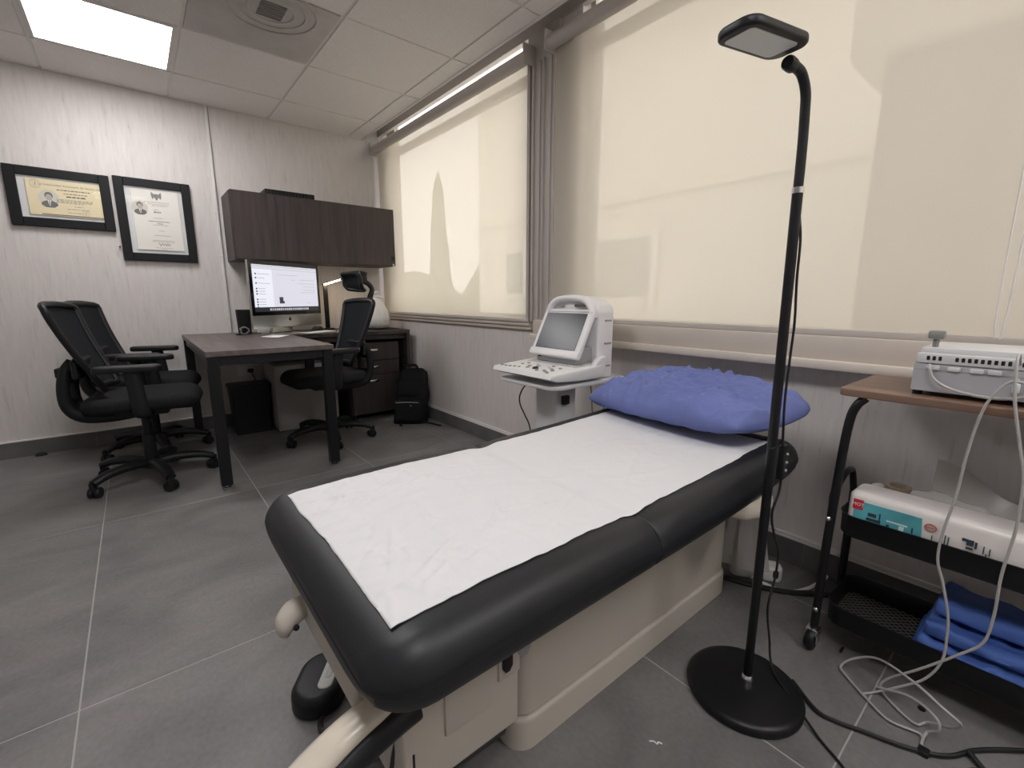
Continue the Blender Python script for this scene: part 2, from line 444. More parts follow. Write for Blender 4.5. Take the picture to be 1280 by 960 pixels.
# ------------------------------------------------------------------ suspended ceiling
ce = struct(MB().box(XL, 1.70, YF, YB, HC+.03, HC+.06).build('ceiling', M_plain, smooth=0), 'suspended ceiling of pale grey tiles in a metal grid')
struct(MB().box(XL-.2, XR+.2, YF-.2, YB+.2, 2.85, 2.95).build('ceiling', M_plain, smooth=0), 'concrete slab above the suspended ceiling')
P = 0.6125; CX0, CY0 = 0.345, 3.69; XE = 1.700
gx = [CX0+i*P for i in range(-4, 3)]; gy = [CY0-j*P for j in range(0, 9)]
xs = [XL]+[x for x in gx if XL+.02 < x < XE-.02]+[XE]; ys = sorted([YB]+[y for y in gy if YF+.02 < y < YB]+[YF])
lights = {(-1, 0), (-1, -3), (-1, -6), (1, -7)}  # panel by the diplomas is in view; the rest are added fill light
vent = (0, -1)
for a in range(len(xs)-1):
    for b in range(len(ys)-1):
        xa, xb, ya, yb = xs[a], xs[a+1], ys[b], ys[b+1]
        ci = round((xa-CX0)/P) if xa > XL else -9; cj = round((yb-CY0)/P) if yb < YB else 9
        if (ci, cj) in lights or (ci, cj) == vent: continue
        g = .007
        MB().bbox(xa+g, xb-g, ya+g, yb-g, HC+.000, HC+.018, .002, 1).build('ceiling_tile', M_ceil, ce, smooth=0)
for x in xs[1:-1]: MB().bbox(x-.012, x+.012, YF, YB, HC+.007, HC+.016, .0015, 1).build('grid_bar', M_bar, ce, smooth=0)
for y in ys[1:-1]: MB().bbox(XL, XE, y-.012, y+.012, HC+.0072, HC+.0155, .0015, 1).build('grid_bar', M_bar, ce, smooth=0)
MB().bbox(XL, XE, YB-.02, YB, HC-.002, HC+.012, .0015, 1).build('wall_angle', M_bar, ce, smooth=0)
MB().bbox(XE-.012, XE+.006, YF, YB, HC-.004, HC+.09, .0015, 1).build('edge_trim', M_bar, ce, smooth=0)
for k, (ci, cj) in enumerate(sorted(lights, reverse=True)):
    x, y = CX0+ci*P, CY0+cj*P
    lab = {0: 'bright square ceiling light panel near the framed diplomas', -3: 'added unseen square ceiling light panel over the foot of the exam table', -6: 'added unseen square ceiling light panel straight above the viewer', -7: 'added unseen square ceiling light panel behind the viewer near the window wall'}[cj]
    t = thing('ceiling_light', lab, 'ceiling light', (x+P/2, y-P/2, HC), 'square light panels in the ceiling')
    fr = MB()
    for q in ((x+.013, x+.03, y-P+.013, y-.013), (x+P-.03, x+P-.013, y-P+.013, y-.013), (x+.03, x+P-.03, y-P+.013, y-P+.03), (x+.03, x+P-.03, y-.03, y-.013)):
        fr.box(*q, HC-.003, HC+.012)
    fr.build('frame', M_trimw, t, smooth=0)
    MB().box(x+.03, x+P-.03, y-P+.03, y-.03, HC, HC+.01).build('diffuser', M_led, t, smooth=0)

# air vent panel in the ceiling
vx, vy = CX0+P/2, CY0-P-P/2
t = thing('ceiling_vent', 'grey metal ceiling vent panel with a round grille', 'vent', (vx, vy, HC))
M_vent = mat('vent_metal', (0.50, 0.48, 0.47), 0.5, var=(6, 0.08))
MB().bbox(vx-P/2+.012, vx+P/2-.012, vy-P/2+.012, vy+P/2-.012, HC-.001, HC+.012, .003, 2).build('panel', M_vent, t)
for k, r in enumerate((.10, .15, .20)):
    MB().tube([(vx+.02+r*math.cos(a*PI/16), vy-.14+r*math.sin(a*PI/16), HC-.003) for a in range(33)], .006, 6, flat=(.6, 1)).build('ring', M_vent, t)
for k in range(7):
    MB().bbox(vx-.055+.02, vx+.055+.02, vy-.14-.06+k*.02-.004, vy-.14-.06+k*.02+.004, HC-.006, HC, .001, 1).build('slat', mat('vent_dark', (.22, .21, .205), .6), t, smooth=0)

# ------------------------------------------------------------------ windows, ledges, post
def window(idx, y0, y1, bars, lab):
    x0, x1 = XR+.055, XR+.10
    o = MB()
    z0, z1 = .85, WH
    o.box(x0, x1, y0, y1, z0, z0+.05).box(x0, x1, y0, y1, z1-.02, z1)
    fr = struct(o.build('window_%d' % idx, M_alu, smooth=0), lab)
    MB().box(x0, x1, y0, y1, 2.215, 2.26).build('transom', M_alu, fr, smooth=0)
    edges = [y0]
    for (a, b) in bars:
        MB().box(x0+.002, x1-.002, a, b, z0+.05, z1-.02).build('mullion', M_alu, fr, smooth=0)
        edges += [a, b]
    edges.append(y1)
    for i in range(0, len(edges), 2):
        if edges[i+1]-edges[i] > .01:
            MB().box(x0+.02, x0+.026, edges[i], edges[i+1], z0+.05, 2.215).build('pane', M_glass, fr, smooth=0)
            MB().box(x0+.02, x0+.026, edges[i], edges[i+1], 2.26, z1-.02).build('pane', M_glass, fr, smooth=0)
window(1, L0, L1, [(L0, L0+.05), (3.93, 4.085)], 'aluminium window behind the roller blind beside the desk')
window(2, Rr0, Rr1, [(Rr1-.03, Rr1), (Rr0, Rr0+.05)], 'wide aluminium window behind the roller blind over the exam table')

s1 = struct(MB().bbox(XR-.035, XR+.05, 2.06, YB-.002, .836, .858, .004).build('trim_1', M_ledge), 'narrow beige window sill')
MB().bbox(XR-.022, XR, 2.06, YB-.002, .812, .836, .003).build('apron', M_ledge, s1)
s2 = struct(MB().bbox(XR-.06, XR+.05, YF, 2.00, .795, .877, .006).build('trim_2', M_ledge), 'deep beige boxed window ledge')
MB().bbox(XR-.085, XR, YF, 2.00, .765, .797, .006).build('lip', mat('ledge_lip', (0.66, 0.60, 0.53), 0.5), s2)
po = struct(MB().bbox(XR-.020, XR+.02, 1.86, 2.10, .86, 2.39, .003).build('trim_3', M_post), 'grey-brown post between the two windows')
for y, wd, d in ((1.878, .010, .012), (1.915, .018, .008), (1.960, .006, .014), (2.000, .022, .010), (2.045, .014, .014), (2.080, .010, .020)):
    MB().bbox(XR-.020-d, XR-.018, y-wd/2, y+wd/2, .86, 2.245, .002, 1).build('rib', M_post, po)
struct(MB().bbox(XR-.012, XR+.02, YF, YB-.001, 2.392, 2.50, .002, 1).build('trim_5', M_post), 'grey-brown lintel board above the windows')
struct(MB().bbox(1.716, XR-.014, YF, YB, HC+.145, HC+.155, .001, 1).build('trim_4', M_plain, smooth=0), 'closed top of the blind pocket')

def blind(y0, y1, zbot, label, chain_y, bx):
    t = thing('roller_blind', label, 'blind', (bx, (y0+y1)/2, zbot), 'cream roller blinds')
    n = 28
    MB().xf(0, Matrix.Identity(4))
    mb = MB(); i0 = mb.mark(); mb.lathe([(.034, y0), (.034, y1)], (0, 0, 0), n); mb.xf(i0, Matrix.Translation((bx-.005, 0, 2.268)) @ Matrix.Rotation(-PI/2, 4, 'X'))
    mb.build('roller_tube', M_tube, t)
    def fab(u, v):
        y = y0+.012+(y1-y0-.024)*u; z = zbot+.004 + (2.262-zbot)*v
        return (bx+.024 + .0025*math.sin(y*2.3+1)*(1-v)+.0015*math.sin(y*7+z*1.3), y, z)
    MB().surf(fab, 40, 12).build('fabric', M_fabric, t)
    MB().bbox(bx+.016, bx+.034, y0+.012, y1-.012, zbot, zbot+.022, .004).build('bottom_rail', M_tube, t)
    for y in (y0-.006, y1+.006): MB().bbox(bx-.045, bx+.05, y-.005, y+.005, 2.225, 2.325, .003).build('bracket', M_tube, t)
    if chain_y is not None:
        MB().tube([(bx-.02, chain_y, 2.25), (bx-.022, chain_y-.004, 1.6), (bx-.020, chain_y-.002, .98), (bx-.02, chain_y+.008, .90), (bx-.018, chain_y+.018, .98), (bx-.018, chain_y+.02, 1.6), (bx-.02, chain_y+.018, 2.25)], .0022, 6, smooth=4).build('chain', M_trimw, t)
    return t
blind(2.05, 4.095, .858, 'cream roller blind drawn down beside the desk', None, 1.790)
blind(-1.55, 1.875, .877, 'wide cream roller blind above the exam table and trolley', .115, 1.790)

# cable trunking on the desk wall
t = thing('cable_trunking', 'thin white vertical cable duct running up the wall behind the desk', 'cable duct', (.557, YB, .735))
MB().bbox(.548, .566, YB-.014, YB, .735, HC-.001, .002, 1).build('duct', M_trimw, t)
for z in (.86, 1.31, 1.62, 2.10): MB().bbox(.545, .569, YB-.017, YB, z-.006, z+.006, .002, 1).build('clip', M_trimw, t)
MB().tube([(.571, YB-.004, HC), (.572, YB-.004, 1.7), (.573, YB-.004, .74)], .0025, 6).build('cable', M_greyp, t)

# ------------------------------------------------------------------ outdoors seen dimly through the blinds
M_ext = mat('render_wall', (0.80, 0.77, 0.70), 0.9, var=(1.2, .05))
M_ext2 = mat('shaded_wing', (0.26, 0.25, 0.22), 0.9, var=(1.2, .05))  # the wing's shade is put into this darker wall colour
M_hedge = mat('foliage', (0.20, 0.24, 0.13), 0.9, var=(8, .4))
struct(MB().box(2.05, 60, -30, 60, -3.2, -3.0).build('ground_outside', mat('paving', (.45, .44, .42), .9, var=(.5, .1)), smooth=0), 'paved ground outside')
t = thing('neighbour_building', 'pale rendered building seen through the blinds', 'building', (6.0, 3, -3.0))
MB().box(5, 8, -4, 7.05, -3, 6.2).build('wall', M_ext, t, smooth=0)
MB().box(4.94, 5.02, 1.3, 7.05, 2.20, 2.27).build('ledge', M_ext, t, smooth=0)
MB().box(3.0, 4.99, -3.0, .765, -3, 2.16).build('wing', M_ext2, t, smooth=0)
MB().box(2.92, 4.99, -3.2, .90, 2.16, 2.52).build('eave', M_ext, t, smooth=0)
M_winx = mat('far_window', (.28, .30, .28), .3)
for (a, b, c, d) in ((3.40, 4.22, 1.02, 1.74), (5.80, 6.20, 1.08, 1.72)):
    f = MB().box(4.96, 5.01, a-.10, b+.10, c-.09, d+.09).build('window_frame', mat('far_frame', (.82, .80, .74), .7), t, smooth=0)
    MB().box(4.945, 4.965, a, b, c, d).build('pane', M_winx, f, smooth=0)
MB().box(4.90, 4.97, 5.55, 5.70, 1.0, 1.85).build('shutter', mat('far_white', (.9, .9, .88), .7), t, smooth=0)
def foliage(name, lab, cat, c, sx, sy, sz, cone=False, n=26, m=20):
    mb = MB(); rings = []
    for k in range(m+1):
        f = k/m
        prof = (math.sin(PI*min(1, .05+f*.95))**.7 if not cone else (min(1, f*6)*(1-f)**.55+.02))
        ring = []
        for j in range(n):
            a = j*2*PI/n
            nn = 1+.28*noise.noise(Vector((math.cos(a)*2.2, math.sin(a)*2.2, f*7+c[1])))
            ring.append((c[0]+sx*prof*nn*math.cos(a), c[1]+sy*prof*nn*math.sin(a), c[2]+sz*f))
        rings.append(ring)
    mb.loft(rings)
    return tag(rebase(mb.build(name, M_hedge)), lab, cat)
foliage('cypress_tree', 'tall narrow cypress silhouetted through the blind beside the desk', 'tree', (12, 20.3, -3), .75, .75, 10.0, True)
foliage('bushy_tree', 'rounded treetop dim behind the blind, left of the cypress', 'tree', (13, 25, -3), 3.5, 4.0, 5.6)
foliage('bushy_tree', 'rounded treetop dim behind the blind, right of the cypress', 'tree', (13.5, 16.4, -3), 2.4, 2.4, 6.8)

# ------------------------------------------------------------------ exam table
def exam_table():
    t = thing('exam_table', 'black padded exam table with a cream metal base', 'exam table', (.85, .795, 0))
    cy = .795
    def cushion(x0, x1, r0, r1, name):
        hy, z0, z1 = .345, .438, .564; zc = (z0+z1)/2; hz = (z1-z0)/2
        sec = []                                  # (y, z) profile: soft shoulders, flat middle
        rt_, rb_ = .052, .078
        for k in range(9):
            a = k/8*PI/2; sec.append((hy-rt_+rt_*math.sin(PI/2-a), z1-.058+.058*math.sin(a)))
        for k in range(1, 14): sec.append((hy-rt_-(2*(hy-rt_))*k/14, z1))
        sec += [(-y, z) for y, z in sec[8::-1]]
        for k in range(6):
            a = k/5*PI/2; sec.append((-(hy-rb_+rb_*math.cos(a)), z0+.078-.078*math.sin(a)))
        for k in range(1, 6): sec.append((-(hy-rb_)+2*(hy-rb_)*k/6, z0))
        sec += [(-y, z) for y, z in sec[-6-5:-5][::-1]]
        st = []
        def end(r, rev):
            o = []
            for k in range(9):
                a = k/8*PI/2; d = 1-math.sin(a)
                o.append((r*(1-math.cos(a)), d))
            return o
        for off, d in end(r0, 0): st.append((x0+off, d*r0))
        n = 14
        for k in range(1, n): st.append((x0+r0+(x1-x0-r0-r1)*k/n, 0))
        for off, d in end(r1, 1)[::-1]: st.append((x1-off, d*r1))
        rings = []
        for x, d in st:
            lift = max(0, x-.9)**2*.07
            ky = (hy-d*.80)/hy; kz = (hz-min(d*.62, hz*.72))/hz
            crown = .004*math.sin(PI*min(1, max(0, (x-x0)/(x1-x0))))
            dent = -.007*math.exp(-((x-.755)/.03)**2)
            rings.append([(x, cy+y*ky + (0 if abs(y) < .3 else (.0)), zc+(z-zc)*kz+lift+(crown+dent if z > zc else 0)) for y, z in sec])
        return MB().loft(rings).build(name, M_vinyl, t, 60)
    cushion(.170, .757, .085, .010, 'seat_cushion')
    cushion(.755, 1.516, .010, .085, 'back_cushion')
    MB().bbox(.24, 1.44, .60, .99, .39, .435, .012, 3).build('top_frame', M_cream, t)
    b = MB().rb(1.02, .815, .085, .40, .470, .170, .040, .010, 0, n=6).build('pedestal', M_cream, t)
    MB().rb(1.02, .815, 0, .080, .480, .178, .048, .010, 0, n=6).build('plinth', M_cream, b)
    # foot housing hanging in front of the pedestal
    h = MB().bbox(.250, .500, .585, 1.005, .172, .405, .010, 3).build('foot_housing', M_cream, t)
    MB().bbox(.330, .430, .580, .588, .255, .372, .004, 2).build('raised_panel', M_cream, h)
    MB().bbox(.445, .497, .5795, .588, .295, .390, .004, 2).build('raised_panel', M_cream, h)
    MB().bbox(.269, .273, .5835, .588, .100+.08, .262, .0008, 1).build('slot', M_dark, h, 0)
    MB().prism([(.452, .385), (.475, .385), (.475, .322), (.468, .312), (.458, .312), (.452, .322)], 'y', .576, .590).build('slot', M_dark, h)
    MB().prism([(.490, .388), (.522, .388), (.522, .335), (.513, .322), (.498, .322), (.490, .335)], 'y', .5785, .600).build('button', M_greyp, h)
    MB().box(.512, .540, .634, .650, .296, .304).build('slot', M_dark, h, 0)
    MB().bbox(.30, .56, .68, .94, .02, .18, .02, 3).build('lower_body', mat('dark_metal', (.05, .05, .05), .5), t)
    e = MB().bbox(.196, .252, .625, 1.0, .345, .425, .012, 3).build('end_frame', M_cream, t)
    # stirrup swung out towards the viewer, cream on top with a black strip
    a = MB()
    pth = [(.262, .592, .392), (.215, .590, .385), (.165, .588, .372), (.110, .584, .350), (.060, .578, .320), (.010, .570, .280), (-.03, .562, .230)]
    a.tube(pth, [.020, .026, .028, .030, .031, .031, .028], 12, smooth=4, flat=(.55, 1.0))
    ar = a.build('stirrup', M_creamg, t, 60)
    MB().tube([(p[0]+.012, p[1]-.022, p[2]-.026) for p in pth], .021, 10, smooth=4, flat=(1.1, .8)).build('pad_strip', M_vinyl, ar, 60)
    MB().tube([(.272, .60, .33), (.262, .615, .26), (.262, .64, .17), (.27, .66, .08)], .014, 8, smooth=3).build('hose', M_black, t)
    k = MB()
    k.tube([(.235, .905, .385), (.205, .905, .388), (.176, .905, .382), (.160, .905, .366), (.156, .905, .345)], [.022, .030, .034, .032, .020], 12, smooth=4, flat=(.55, 1))
    ko = k.build('stirrup', M_cream, t, 60)
    MB().ball((.172, .868, .372), .006, 8, 6).build('screw', M_dark, ko)
    # cream tab at the head end
    MB().tube([(1.20, .520, .425), (1.235, .492, .428), (1.285, .478, .432), (1.33, .480, .438), (1.365, .50, .445)], [.014, .025, .030, .027, .014], 12, smooth=4, flat=(1.1, .6)).build('side_tab', M_creamg, t, 60)
    MB().bbox(1.15, 1.40, .51, .60, .418, .436, .004).build('tab_bracket', M_cream, t)
    return t
exam_table()

# disposable paper over the table
def cushion_top(x, y):
    z = .564 + max(0, x-.9)**2*.07
    x0, x1 = (.170, .757) if x < .756 else (.755, 1.516)
    z += .004*math.sin(PI*min(1, max(0, (x-x0)/(x1-x0)))) - .010*math.exp(-((x-.755)/.03)**2)*.6
    q = max(0, .255-x)/.085; z -= .040*(1-math.sqrt(max(0, 1-q*q)))
    p = max(0, abs(y-.795)-.290)/.055; z -= .050*(1-math.sqrt(max(0, 1-p*p)))
    return z
CREASES = [(.30, .60, .42, .66, .006, .006), (.27, .63, .33, .76, .005, .006), (.33, .57, .50, .60, .005, .006), (.36, .70, .46, .72, .004, .005),
    (.26, .80, .40, .83, .004, .005), (.25, .90, .34, 1.00, .004, .005), (.44, .62, .56, .72, .004, .005), (.52, .86, .66, .90, .003, .005),
    (.50, .70, .60, .68, .003, .004), (.31, 1.00, .34, 1.05, .004, .006), (.62, .60, .74, .66, .003, .005), (.70, .78, .80, .74, .003, .005),
    (.29, .56, .36, .60, .006, .007), (.24, .68, .29, .72, .005, .006), (.38, .92, .52, .95, .003, .005), (.85, .62, 1.0, .70, .0025, .005), (.95, .85, 1.12, .83, .0025, .005)]
def paper_fn(u, v):
    x = .222 + u*(1.40-.222); y = .520 + v*.542
    wob = .006*noise.noise(Vector((x*9, v*2, 0)))+.003*noise.noise(Vector((x*30, v*3, 4)))
    y += wob*(2*abs(v-.5))
    x += .004*noise.noise(Vector((y*12, 0, 3)))*(1-u) - .010*(1-u)*abs(v-.5)
    z = .5665
    z = cushion_top(x, y) + .0024
    n1 = 1-abs(noise.noise(Vector((x*7+y*4, y*9-x*2, 1.7))))*2.2
    n2 = 1-abs(noise.noise(Vector((x*16-y*7, y*14+x*6, 7.7))))*2.2
    k = max(0, 1-u*2.2)
    ed = min(1, min(v, 1-v, u*3)/.10)
    z += (.0045*max(0, n1)**5*(.18+k) + .0035*max(0, n2)**5*(.22+.9*k))*(.25+.75*ed)
    n3 = 1-abs(noise.noise(Vector((x*7+y*15, y*4-x*4, 17.7))))*5.0
    z += .0055*max(0, n3)**3*(.10+.9*k)*(.2+.8*ed)
    n4 = 1-abs(noise.noise(Vector((x*5-y*3, y*11+x*3, 27.7))))*7.0
    z += .0030*max(0, n4)**2*(.35+.5*k)*ed
    for (ax, ay, bx_, by_, am, wd) in CREASES:
        dx, dy = bx_-ax, by_-ay; L2 = dx*dx+dy*dy
        tt = min(1, max(0, ((x-ax)*dx+(y-ay)*dy)/L2))
        dd = math.hypot(x-ax-tt*dx, y-ay-tt*dy)
        if dd < wd*3: z += am*math.exp(-(dd/wd)**2)*(.35+.65*math.sin(PI*tt))
    z += .0008*abs(noise.noise(Vector((x*3, y*40, 2))))
    return (x, y, z)
pp = MB().shell(paper_fn, 260, 130, (0, 0, -.0012)).build('paper_sheet', M_paper, None, 80)
tag(rebase(pp), 'long white crinkled paper sheet laid over the exam table', 'paper sheet')

# pillow
def pillow():
    L, Wd, H = .345, .228, .082
    mb = MB(); N = 150; Mv = 100
    rings = []
    top = []; bot = []
    def pt(u, v, sgn):
        # u,v in -1..1 ; square pillow with pinched rim
        ex = 1-abs(u)**3.2; ey = 1-abs(v)**2.8
        h = max(0, ex*ey)**.48
        kc = 1-.13*(u*u*v*v)
        px = u*L*kc; py = v*Wd*kc
        wr = 0
        n0 = noise.noise(Vector((px*3.2+1.3, py*3.8, sgn*2.0)))
        wr += .014*n0 + .007*noise.noise(Vector((px*9, py*10, 4+sgn)))
        # cloth folds: long ridges fanning out from the near seam, broken up by warping
        wx = px+.05*noise.noise(Vector((px*5, py*5, 11))); wy = py+.05*noise.noise(Vector((px*5, py*5, 23)))
        fan = wx*14-wy*5*(1 if px > 0 else -1)
        r1 = 1-abs(noise.noise(Vector((fan, wy*4.0, 3.3*sgn))))*2.4
        r2 = 1-abs(noise.noise(Vector((wx*9+wy*10, wy*12-wx*4, 8.1*sgn))))*2.8
        r3 = 1-abs(noise.noise(Vector((wx*20-wy*14, wy*22+wx*8, 5.7*sgn))))*3.0
        fk = 1.7 if sgn > 0 else .5
        wr += fk*(.0085*max(0, r1)**2 + .0060*max(0, r2)**2 + .0028*max(0, r3)**2) - .006*fk
        # small gathers along the near seam
        wr += .005*max(0, -v-.35)*math.sin(px*70+4*noise.noise(Vector((px*9, py*5, 1))))
        hh = max(0, H*h + wr*min(1, h*1.3))
        rim = .010*noise.noise(Vector((px*5, py*5, 0)))*min(1, h*2)
        return Vector((py, px, sgn*(hh*(1.15 if sgn > 0 else .55)) + rim))
    for sgn in (1, -1):
        o = len(mb.v)
        for i in range(N+1):
            for j in range(Mv+1):
                mb.v.append(tuple(pt(2*i/N-1, 2*j/Mv-1, sgn)))
        for i in range(N):
            for j in range(Mv):
                a = o+i*(Mv+1)+j
                mb.f.append((a, a+Mv+1, a+Mv+2, a+1) if sgn < 0 else (a, a+1, a+Mv+2, a+Mv+1))
    mb.xf(0, Matrix.Translation((1.470, .815, .642)) @ Matrix.Rotation(R(-7), 4, 'Z') @ Matrix.Rotation(R(-2), 4, 'Y') @ Matrix.Rotation(R(-2), 4, 'X'))
    o = mb.build('pillow', M_blue, None, 0)
    bm = bmesh.new(); bm.from_mesh(o.data); bmesh.ops.remove_doubles(bm, verts=list(bm.verts), dist=.0006)
    bmesh.ops.recalc_face_normals(bm, faces=list(bm.faces)); bm.to_mesh(o.data); bm.free()
    o.data.polygons.foreach_set('use_smooth', [True]*len(o.data.polygons))
    tag(rebase(o), 'plump wrinkled blue pillow at the head of the exam table', 'pillow')
pillow()

# foot pedal of the table
t = thing('foot_pedal', 'black rounded foot control on the floor beside the exam table', 'foot pedal', (.262, 1.09, 0))
mb = MB(); i0 = mb.mark(); mb.rb(0, 0, .0, .058, .085, .062, .060, .022, .008, n=8, seg=5, ez=.022); M_ = Matrix.Translation((.262, 1.09, 0)) @ Matrix.Rotation(R(55), 4, 'Z'); mb.xf(i0, M_); mb.build('body', M_black, t, 60)
mb = MB(); i0 = mb.mark(); mb.rb(.01, -.022, .050, .0605, .062, .018, .017, .004, 0, n=6); mb.xf(i0, M_); pl = mb.build('rocker', mat('pedal_grey', (.45, .45, .43), .4), t, 60)
mb = MB(); i0 = mb.mark(); mb.rb(.015, -.022, .058, .062, .035, .008, .007, .002, 0, n=4); mb.xf(i0, M_); mb.build('label_plate', M_greyp, pl, 60)
MB().tube([(.285, 1.06, .03), (.255, 1.03, .012), (.225, .985, .008), (.235, .91, .008), (.27, .86, .008), (.33, .83, .008)], .006, 8, smooth=5).build('cable', M_bcable, t)

# ------------------------------------------------------------------ floor lamp
def floor_lamp():
    bx, by = 1.112, .405
    t = thing('floor_lamp', 'black floor lamp with a flat rectangular head on a round base', 'floor lamp', (bx, by, 0))
    mb = MB(); mb.lathe([(.128, 0), (.135, .003), (.136, .016), (.131, .023), (.120, .026), (.02, .027)], (bx-.005, by, 0), 48); mb.build('base', M_blackm, t, 40)
    MB().lathe([(.016, .026), (.016, .034), (.011, .042)], (bx+.012, by, 0), 16).build('collar', M_chrome, t)
    MB().tube([(bx+.012, by, .03), (bx+.008, by, .66), (bx+.002, by, .665)], .0105, 14).build('pole', M_blackm, t)
    MB().tube([(bx+.006, by, .66), (bx-.008, by, 1.205), (bx-.0085, by, 1.225)], [.0105, .0105, .0105], 14).build('pole', M_blackm, t)
    MB().lathe([(.0115, -.006), (.0115, .006)], (bx-.0085, by, 1.222), 14).build('ring', M_chrome, t)
    MB().tube([(bx-.0085, by, 1.225), (bx-.010, by, 1.30), (bx-.016, by, 1.365), (bx-.024, by, 1.405), (bx-.042, by+.004, 1.434), (bx-.068, by+.008, 1.442)], .0095, 12, smooth=5).build('gooseneck', M_black, t, 60)
    mb = MB(); i0 = mb.mark(); mb.lathe([(.011, -.014), (.013, -.010), (.013, .010), (.011, .014)], (0, 0, 0), 14); mb.xf(i0, Matrix.Translation((bx-.082, by+.011, 1.4425)) @ Matrix.Rotation(PI/2, 4, 'Y')); mb.build('joint', M_black, t)
    # head
    hx, hy = .090, .041
    Mh = Matrix.Translation((bx-.178, by+.022, 1.4600)) @ Matrix.Rotation(R(-10), 4, 'Z') @ Matrix.Rotation(R(-3), 4, 'Y')
    mb = MB(); mb.rb(0, 0, -.008, .010, hx, hy, .028, .008, .005, n=6); mb.xf(0, Mh); hd = mb.build('head', M_black, t, 60)
    mb = MB(); mb.rb(-.006, 0, -.0095, -.006, hx-.022, hy-.012, .010, .001, 0, n=5); mb.xf(0, Mh); mb.build('diffuser', mat('lamp_diffuser', (.66, .67, .64), .4), hd, 60)
    # cord with inline switch clipped to the pole
    y = by-.008
    MB().tube([(bx+.006, by-.004, 1.17), (bx+.002, y-.004, 1.12), (bx+.004, y-.005, 1.04), (bx+.016, y-.006, .95), (bx+.014, y-.006, .88), (bx+.012, y-.006, .77), (bx+.030, y-.006, .66)], .0028, 6, smooth=5).build('cord', M_bcable, t)
    sw = MB().bbox(bx+.030, bx+.056, y-.013, y+.003, .575, .660, .004).build('switch', M_black, t)
    for k in range(3): MB().ball((bx+.043, y-.0135, .598+.02*k), .004, 8, 6).build('button', M_greyp, sw)
    MB().tube([(bx+.045, y-.006, .577), (bx+.040, y-.006, .54), (bx+.018, y-.004, .49), (bx+.060, y, .42), (bx+.100, y, .36), (bx+.102, y, .29), (bx+.074, y, .21), (bx+.112, y, .10), (bx+.100, y-.015, .04), (bx+.060, y-.055, .031), (bx+.025, y-.115, .016), (bx-.006, y-.165, .004), (bx-.04, y-.22, .004), (bx-.10, y-.30, .004)], .0030, 6, smooth=6).build('cord', M_bcable, t)
    return t
floor_lamp()

